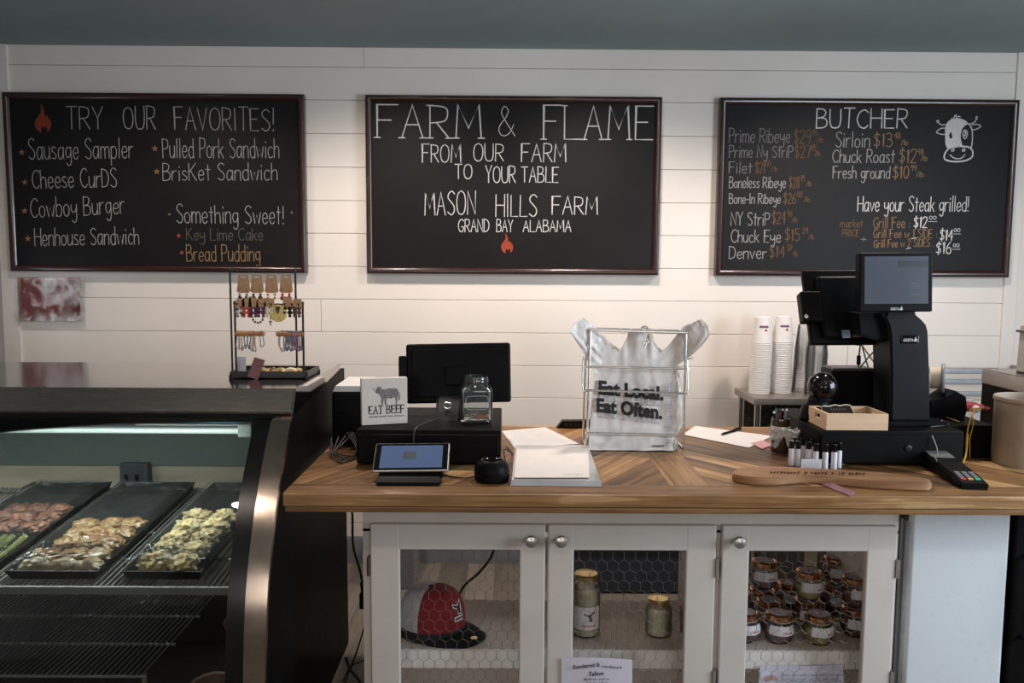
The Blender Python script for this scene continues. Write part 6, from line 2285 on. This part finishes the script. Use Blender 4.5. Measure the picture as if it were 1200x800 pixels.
for k in range(6):
    a_ = k * pi / 3
    p0 = Vector((pc.x + .008 * cos(a_), pc.y + .008 * sin(a_), CT + .012)); p1 = Vector((pc.x + .024 * cos(a_), pc.y + .020 * sin(a_), CT + .132 + .006 * (k % 3)))
    t = thing('pen', pl_[k] + ' pen standing in the amber cup with the lace bow', 'pen', tuple(p0), group='pens in the cup')
    bm = NB(); tube(bm, [p0, p1], .0042, 8); finish('barrel', bm, PENC[k], t)
    bm = NB(); tube(bm, [p1, p1.lerp(p0, -.02), p1.lerp(p0, -.05)], .004, 8, rr=[.0034, .0034, .0015]); finish('push_button', bm, NICKEL if k % 2 else BLACK, t)

# little white tubes with black caps
TUBE_W = mat('tube_white', (.66, .63, .70), rough=.45, scale=260, col2=(.74, .72, .76))
spots = [(927, 545, 0), (934.5, 545.5, 0), (947, 546, 0), (955.5, 548.5, 0), (966.5, 549.5, 0), (977, 549.5, 0), (982.5, 547.5, 0), (987.5, 543.5, 0),
         (931, 541, 0), (940, 541, 0), (951, 542, 0), (961, 543, 0), (971, 543, 0), (978, 541, 0), (937, 537.5, 0), (947, 537.5, 0), (958, 538, 0), (968, 537.5, 0), (985, 538, 0)]
first = None
for i, (px, py, _) in enumerate(spots):
    p = gz(px, py, CT)
    if first is None:
        first = thing('roll_on_tube', 'small white tube with black cap in the cluster behind the paddle board', 'tube', (p.x, p.y, CT), group='white tubes with black caps')
        bm = NB(); lathe(bm, [(0, 0), (.0082, 0), (.0088, .001), (.0088, .052), (.0070, .055)], (0, 0, 0), 16); finish('tube_body', bm, TUBE_W, first, world=False)
        bm = NB(); lathe(bm, [(.0070, .055), (.0085, .0555), (.0082, .078), (.0072, .080), (0, .080)], (0, 0, 0), 16); finish('cap', bm, BLACK_GLOSS, first, world=False)
    else:
        dup(first, (p.x, p.y, CT), rz=i)
p = gz(949, 549.8, CT); q0, q1 = gz(937.3, 549.5, CT), gz(961, 549.5, CT)
tcd = thing('small_card', 'small printed card standing in front of the white tubes', 'card', (p.x, p.y - .008, CT))
bm = NB(); box(bm, q0.x, q1.x, q0.y - .010, q0.y - .0088, CT, CT + .034, M=None); finish('card', bm, mat('card_grey', (.56, .53, .54), rough=.7), tcd, smooth=0)
bm = NB(); rw = random.Random(12)
for rr_ in range(4):
    x = q0.x + .006
    while x < q1.x - .010:
        w = rw.uniform(.004, .010)
        flat(bm, [Vector((x, q0.y - .0104, CT + .026 - rr_ * .006)), Vector((x + w, q0.y - .0104, CT + .026 - rr_ * .006)), Vector((x + w, q0.y - .0104, CT + .028 - rr_ * .006)), Vector((x, q0.y - .0104, CT + .028 - rr_ * .006))])
        x += w + .003
finish('print', bm, INK_GREY, tcd, smooth=0)

# long wooden paddle
zt = CT + .024
OUT = [(858, 553), (862, 549.5), (872, 547), (900, 546), (940, 547.5), (990, 550), (1030, 552.5), (1062, 556), (1084, 560), (1091, 562), (1092, 564), (1087, 565.5),
       (1060, 565), (1020, 563), (985, 560), (955, 557.5), (935, 557.5), (910, 559.5), (888, 559.5), (868, 557.5), (860, 555.5)]
PW = [gz(a_, b_, zt) for a_, b_ in OUT]
PW = smooth_pts(PW, 3, closed=True)
cb = thing('paddle_board', 'long wooden paddle board with a burnt inscription on the counter front', 'board', tuple(gz(970, 560, CT)))
bm = NB(); prism(bm, [(p.x, p.y) for p in PW], 'z', CT + .001, zt, bev=.004); tone_uv(bm, 'x', .22, 9); finish('board', bm, BOARD_WOOD, cb, smooth=40)
bm = NB(); rw = random.Random(6); x = 903
while x < 1012:
    h = rw.uniform(1.0, 1.8); y = 553.2 + (x - 903) * .018
    if rw.random() < .84:
        pts = [gz(x, y + h, zt + .0006), gz(x + .9, y - h, zt + .0006), gz(x + 1.8, y + h * rw.uniform(-.3, 1), zt + .0006), gz(x + 2.8, y - h * rw.uniform(-.2, 1), zt + .0006)]
        ribbon(bm, pts, .0034, Vector((0, 0, 1)))
    x += 4.0
finish('inscription', bm, mat('burnt', (.018, .010, .007), rough=.8), cb, smooth=0)
# pink tag
bm = NB(); zz = CT + .001
def fn(u, v):
    p = gz(960.5, 567, zz).lerp(gz(998.5, 582.5, zz), u).lerp(gz(967, 565, zz).lerp(gz(1003.5, 577.5, zz), u), v)
    p.z = CT + .0015 + .010 * (1 - u) ** 2 * v + .002 * abs(sin(u * 6))
    return p
grid(bm, fn, 14, 6, thick=.0006)
tag(finish('paper_tag', bm, mat('pink_tag', (.50, .20, .24), rough=.8, scale=180, col2=(.58, .38, .40)), None, loc=tuple(gz(980, 574, CT)), smooth=60), 'pink paper tag at the front edge of the counter by the paddle board', 'tag')

# card terminal
a, b = gz(1093, 546, CT), gz(1139, 572, CT)
ux = (b - a).normalized(); ct = thing('card_terminal', 'black card payment terminal with coloured keys at the right of the paddle board', 'card terminal', tuple((a + b) / 2), math.atan2(ux.y, ux.x))
L = (b - a).length + .03
bm = NB(); prism(bm, [(-L / 2, 0), (L / 2, 0), (L / 2, .018), (L / 2 - .06, .030), (-L / 2 + .02, .052), (-L / 2, .048)], 'y', -.040, .040, bev=.005); finish('body', bm, BLACK, ct, world=False)
sl_ = math.atan2(.022, L - .08)
bm = NB(); M_ = Matrix.Translation((-L / 2 + .055, 0, .0488)) @ Matrix.Rotation(sl_, 4, 'Y')
box(bm, -.030, .034, -.033, .033, -.002, .0012, M=M_); finish('screen', bm, mat('dull_screen', (.16, .16, .15), rough=.12), ct, world=False)
KM = [mat('key_grey', (.12, .12, .13), rough=.5), mat('key_red', (.45, .03, .04), rough=.5), mat('key_yellow', (.42, .28, .05), rough=.5), mat('key_green', (.03, .34, .20), rough=.5)]
M2 = Matrix.Translation((L / 2 - .045, 0, .0275)) @ Matrix.Rotation(math.atan2(.012, .06), 4, 'Y')
for r_ in range(4):
    for c in range(3):
        bm = NB(); box(bm, -.028 + r_ * .014, -.018 + r_ * .014, -.027 + c * .020, -.013 + c * .020, -.002, .0022, bev=.001, M=M2)
        finish('key', bm, KM[(1, 2, 3)[c]] if r_ == 3 else KM[0], ct, world=False)
cable('cable', 'grey cable running from the right cash drawer to the card terminal', [(1.335, 2.455, DZ - .01), (1.345, 2.44, DZ - .05), (1.33, 2.41, CT + .03), (1.30, 2.36, CT + .05), tuple(a + Vector((0, .01, .04)))], .0022, mat('grey_cable', (.16, .17, .19), rough=.5))

# white cable lying on the right drawer, then the tape roll, cloth
cable('cable', 'pale cable lying along the front of the right cash drawer top', [gz(1039, 497.5, DZ + .003), gz(1058, 497, DZ + .003), gz(1085, 494.5, DZ + .003), gz(1104, 493, DZ + .003)], .0026, mat('pale_cable', (.45, .47, .48), rough=.5))
cable('cable', 'orange cable curving on the drawer right of the register', [gz(1090, 476, DZ + .02), gz(1099, 482, DZ + .012), gz(1110, 489, DZ + .004), gz(1124, 494, DZ + .004)], .0024, mat('orange_cable', (.45, .24, .10), rough=.5))
cable('cable', 'black cable coiled on the right cash drawer', [gz(1062, 492, DZ + .003), gz(1075, 486, DZ + .003), gz(1100, 491, DZ + .003), gz(1112, 497, DZ + .003), gz(1090, 500, DZ + .003)], .0026)
tx = at(1106, 450, 2.74).x
td_ = thing('tape_dispenser', 'black label dispenser with a grey and cream roll right of the register', 'dispenser', (tx, 2.74, DZ))
bm = NB(); prism(bm, [(tx - .075, DZ), (tx + .055, DZ), (tx + .062, DZ + .03), (tx + .055, DZ + .075), (tx + .02, DZ + .095), (tx - .02, DZ + .070), (tx - .075, DZ + .060)], 'y', 2.69, 2.80, bev=.008)
finish('body', bm, BLACK, td_)
rcn = at(1105, 443, 2.74)
M_ = Matrix.Translation(rcn) @ Matrix.Rotation(radians(62), 4, 'Z') @ Matrix.Rotation(pi / 2, 4, 'X')
bm = NB(); lathe(bm, [(.022, -.006), (.050, -.006), (.052, -.003), (.052, .003), (.050, .006), (.022, .006), (.022, -.006)], (0, 0, 0), 32, M=M_); finish('spool_flange', bm, mat('spool_grey', (.22, .225, .24), rough=.4), td_)
bm = NB(); lathe(bm, [(.018, -.040), (.038, -.040), (.038, -.007), (.018, -.007), (.018, -.040)], (0, 0, 0), 28, M=M_); finish('paper_roll', bm, mat('cream_roll', (.66, .58, .44), rough=.7), td_)
c = gz(1132, 481, DZ)
cl = thing('red_cloth', 'crumpled red cloth right of the label dispenser', 'cloth', (c.x, 2.86, DZ - .002))
bm = NB(); blob(bm, (at(1133, 478, 2.86).x, 2.86, DZ + .014), (.062, .050, .017), .35, 2.2, 3, seed=4); finish('fabric', bm, mat('red_fabric', (.28, .03, .04), rough=.8, var=.2, scale=40), cl, smooth=70)
bm = NB(); blob(bm, (at(1141, 483, 2.83).x, 2.815, DZ + .012), (.016, .012, .014), .3, 2, 2, seed=2); finish('white_label', bm, PAPER, cl, smooth=70)

# bucket
bk = thing('bucket', 'tan ridged bucket at the right end of the counter', 'bucket', (at(1168, 500, 2.515).x + .104, 2.515, CT))
bm = NB(); pf = [(0, .004), (.094, .004), (.097, 0), (.100, .006), (.1005, .205), (.104, .206), (.104, .214), (.102, .218), (.098, .218), (.096, .20), (.092, .012), (0, .010)]
lathe(bm, pf, (0, 0, 0), 56)
for v in bm.verts:
    r_ = math.hypot(v.co.x, v.co.y)
    if .099 < r_ < .1015 and .01 < v.co.z < .206:
        pass
finish('pail', bm, mat('tan_plastic', (.36, .275, .205), rough=.55, var=.08), bk, world=False)
# black appliance with stainless top band
az = at(1150, 431.5, 3.06).z
ap = thing('countertop_oven', 'black countertop appliance with a stainless top band at the right end', 'appliance', (2.05, 2.82, CT))
axl = at(1150, 440, 3.06).x
bm = NB(); box(bm, axl, 2.35, 2.555, 3.055, CT + .012, az - .055, bev=.004); finish('housing', bm, BLACK_MATT, ap)
bm = NB(); box(bm, axl - .002, 2.352, 2.547, 3.058, az - .058, az, bev=.005); finish('stainless_top', bm, STEEL_DK, ap)
bm = NB(); box(bm, axl + .06, 2.28, 2.547, 2.557, CT + .05, az - .10, bev=.003); finish('door', bm, BLACK_GLOSS, ap)
bm = NB(); tube(bm, [(axl + .10, 2.547, az - .09), (axl + .10, 2.525, az - .09), (2.24, 2.525, az - .09), (2.24, 2.547, az - .09)], .006, 8); finish('handle', bm, CHROME, ap)
for x in (axl + .03, 1.92):
    bm = NB(); lathe(bm, [(0, 0), (.014, 0), (.012, .013), (0, .013)], (x, 2.60, CT), 12); lathe(bm, [(0, 0), (.014, 0), (.012, .013), (0, .013)], (x, 3.02, CT), 12); finish('foot', bm, BLACK, ap)
gx = at(1190, 420, 2.96).x
gd = thing('grey_dispenser', 'pale grey dispenser cut off by the right edge on the black appliance', 'dispenser', (gx + .08, 2.88, az))
bm = NB(); prism(bm, [(gx, az + .006), (gx + .17, az + .006), (gx + .17, az + .175), (gx + .006, az + .175)], 'y', 2.81, 2.96, bev=.008); finish('body', bm, mat('pale_grey', (.44, .42, .40), rough=.45), gd)
bm = NB(); box(bm, gx - .002, gx + .172, 2.805, 2.965, az + .150, az + .158); box(bm, gx + .002, gx + .168, 2.815, 2.955, az, az + .010, bev=.003); finish('band', bm, mat('dark_band', (.06, .05, .045), rough=.4), gd)
bm = NB(); tube(bm, smooth_pts([(gx, 2.83, az + .05), (gx - .014, 2.825, az + .04), (gx - .016, 2.825, az + .022), (gx, 2.83, az + .016)], 4), .005, 8); finish('lever', bm, mat('dull_grey', (.25, .25, .25), rough=.4), gd)
for i, (dy_, s) in enumerate(((0, 1.0), (.03, .8))):
    cable('cable', ['yellow cable arching beside the tan bucket', 'thinner yellow cable behind the one beside the tan bucket'][i],
          [(1.515 + .012 * i, 2.570, CT + .004), (1.512 + .012 * i, 2.570, CT + .07), (1.525 + .012 * i, 2.578, CT + .125), (1.560, 2.61 + dy_, CT + .128 + .03 * s), (1.64, 2.70, CT + .15)], .0026 - .0008 * i, YEL)
cable('cable', 'pale yellow cable lying low between the drawer and the bucket', [(1.465, 2.50, CT + .004), (1.49, 2.53, CT + .03), (1.51, 2.56, CT + .075), (1.56, 2.64, CT + .085)], .0026, YEL)

# ================================================================== PREP TABLE AND CUPS by the wall
TX0, TY0, TY1, TZ = 1.162, 3.70, 4.025, .94
pt = thing('prep_table', 'stainless prep table by the wall carrying the stacks of cups', 'table', (1.65, 3.86, 0))
bm = NB(); box(bm, TX0, 2.20, TY0, TY1, TZ - .035, TZ, bev=.004); finish('table_top', bm, mat('dull_steel', (.42, .37, .33), rough=.35, metal=.8, var=.06, scale=20), pt)
for x, y in ((TX0 + .03, TY0 + .03), (TX0 + .03, TY1 - .03), (2.16, TY0 + .03), (2.16, TY1 - .03)):
    bm = NB(); tube(bm, [(x, y, .02), (x, y, TZ - .03)], .016, 12); lathe(bm, [(0, 0), (.020, 0), (.020, .02), (0, .02)], (x, y, 0), 12); finish('leg', bm, STEEL, pt)
bm = NB(); box(bm, TX0 + .02, 2.18, TY0 + .02, TY1 - .02, .40, .415); finish('under_shelf', bm, STEEL_DK, pt)
bm = NB(); box(bm, TX0 + .02, 2.18, TY1 - .03, TY1 - .02, .55, TZ - .034); finish('back_panel', bm, STEEL_DK, pt)

CUPW = mat('white_paper_cup', (.80, .77, .745), rough=.55, var=.015)
PUR = mat('purple_print', (.16, .06, .16), rough=.7)
REDP = mat('red_print', (.50, .05, .06), rough=.7)
CH_, CR0, CR1 = .125, .049, .036


def cup_bm(h=CH_, r0=CR0, r1=CR1):
    bm = NB()
    lathe(bm, [(r0 - .002, .0012), (r0 - .0005, 0), (r0 + .0018, .0015), (r0 + .0018, .0035), (r0, .0045), (r1 + .0006, h - .001), (r1 - .0006, h), (r1 - .003, h - .0005), (r1 - .0035, h - .006), (0, h - .007)], (0, 0, 0), 28)
    return bm


def stack(name, label, top_label, cat, group, px, y, n, step, m, lean=0.0, prt=True, seed=0):
    c = at(px, 462, y)
    rr_ = random.Random(seed)
    proto = None
    for k in range(n):
        z = TZ + .0005 + k * step
        loc = (c.x + lean * k * step + rr_.uniform(-.0006, .0006), y, z)
        if proto is None:
            proto = finish(name, cup_bm(), m, None, world=False, smooth=40)
            proto.location = loc; tag(proto, label, cat, group)
        elif k == n - 1 and prt:
            t = thing(name, top_label, cat, loc, group=group)
            finish('cup_body', cup_bm(), m, t, world=False, smooth=40)
            bm = NB()
            for i in range(7):
                a0 = radians(-112) + (i - 1.5) * .15
                pts = []
                for j in range(5):
                    a_ = a0 + .12 * j / 4; zz = .078 + .006 * (1 if (j + i) % 2 else -1) * (.5 + .5 * ((i * 3) % 2))
                    rad = CR0 + (CR1 - CR0) * zz / CH_ + .0008
                    pts.append(Vector((rad * cos(a_), rad * sin(a_), zz)))
                nrm = Vector((cos(a0), sin(a0), 0))
                ribbon(bm, pts, .0035, nrm)
            finish('print', bm, PUR, t, world=False, smooth=0)
            bm = NB(); a_ = radians(-84); rad = CR0 + (CR1 - CR0) * .06 / CH_ + .001
            lathe(bm, [(0, -.0005), (.006, -.0003), (.0065, .0002), (0, .0006)], (0, 0, 0), 10, M=Matrix.Translation((rad * cos(a_), rad * sin(a_), .062)) @ Matrix.Rotation(a_, 4, 'Z') @ Matrix.Rotation(pi / 2, 4, 'Y'))
            finish('red_mark', bm, REDP, t, world=False)
        else:
            o = proto.copy(); COL.objects.link(o); o.location = loc
            if k == n - 1:
                o['label'] = top_label


stack('paper_cup', 'white paper cup nested in the left stack on the prep table', 'printed white paper cup topping the left stack of cups', 'cup', 'white cups in the left stack', 889.5, 3.84, 27, .0095, CUPW, .02, seed=1)
stack('paper_cup', 'white paper cup nested in the right one of the two white stacks', 'printed white paper cup topping the right one of the two white stacks', 'cup', 'white cups in the right stack', 914, 3.86, 27, .0096, CUPW, .012, seed=2)
stack('plastic_cup', 'clear plastic cup nested in the first clear stack beside the white ones', 'clear plastic cup topping the first clear stack beside the white ones', 'cup', 'clear cups in the first stack', 940, 3.90, 19, .0115, CLEAR_CUP, .03, prt=False, seed=3)
stack('plastic_cup', 'clear plastic cup nested in the second clear stack by the register', 'clear plastic cup topping the second clear stack by the register', 'cup', 'clear cups in the second stack', 955, 3.80, 18, .0115, CLEAR_CUP, .01, prt=False, seed=4)
# steel rail rack on the wall at the right
wr = thing('wall_rack', 'two-bar steel rack on the wall right of the register', 'rack', (2.25, 4.0, .92))
zt_, zb2 = at(1130, 434.5, 3.95).z, at(1130, 461, 3.95).z
for z in (zt_, zb2):
    bm = NB(); box(bm, 1.98, 2.62, 3.93, 3.955, z - .012, z + .012, bev=.003); finish('bar', bm, mat('rack_steel', (.30, .32, .35), rough=.4, metal=.5), wr)
bm = NB(); tube(bm, [(1.98, 3.97, (zt_ + zb2) / 2), (2.62, 3.97, (zt_ + zb2) / 2)], .014, 14); finish('roll_bar', bm, mat('roll_white', (.55, .56, .58), rough=.4), wr)
bm = NB()
for x in (2.0, 2.60):
    box(bm, x - .012, x + .012, 3.955, 4.055, zb2 - .02, zt_ + .02)
finish('bracket', bm, STEEL_DK, wr)
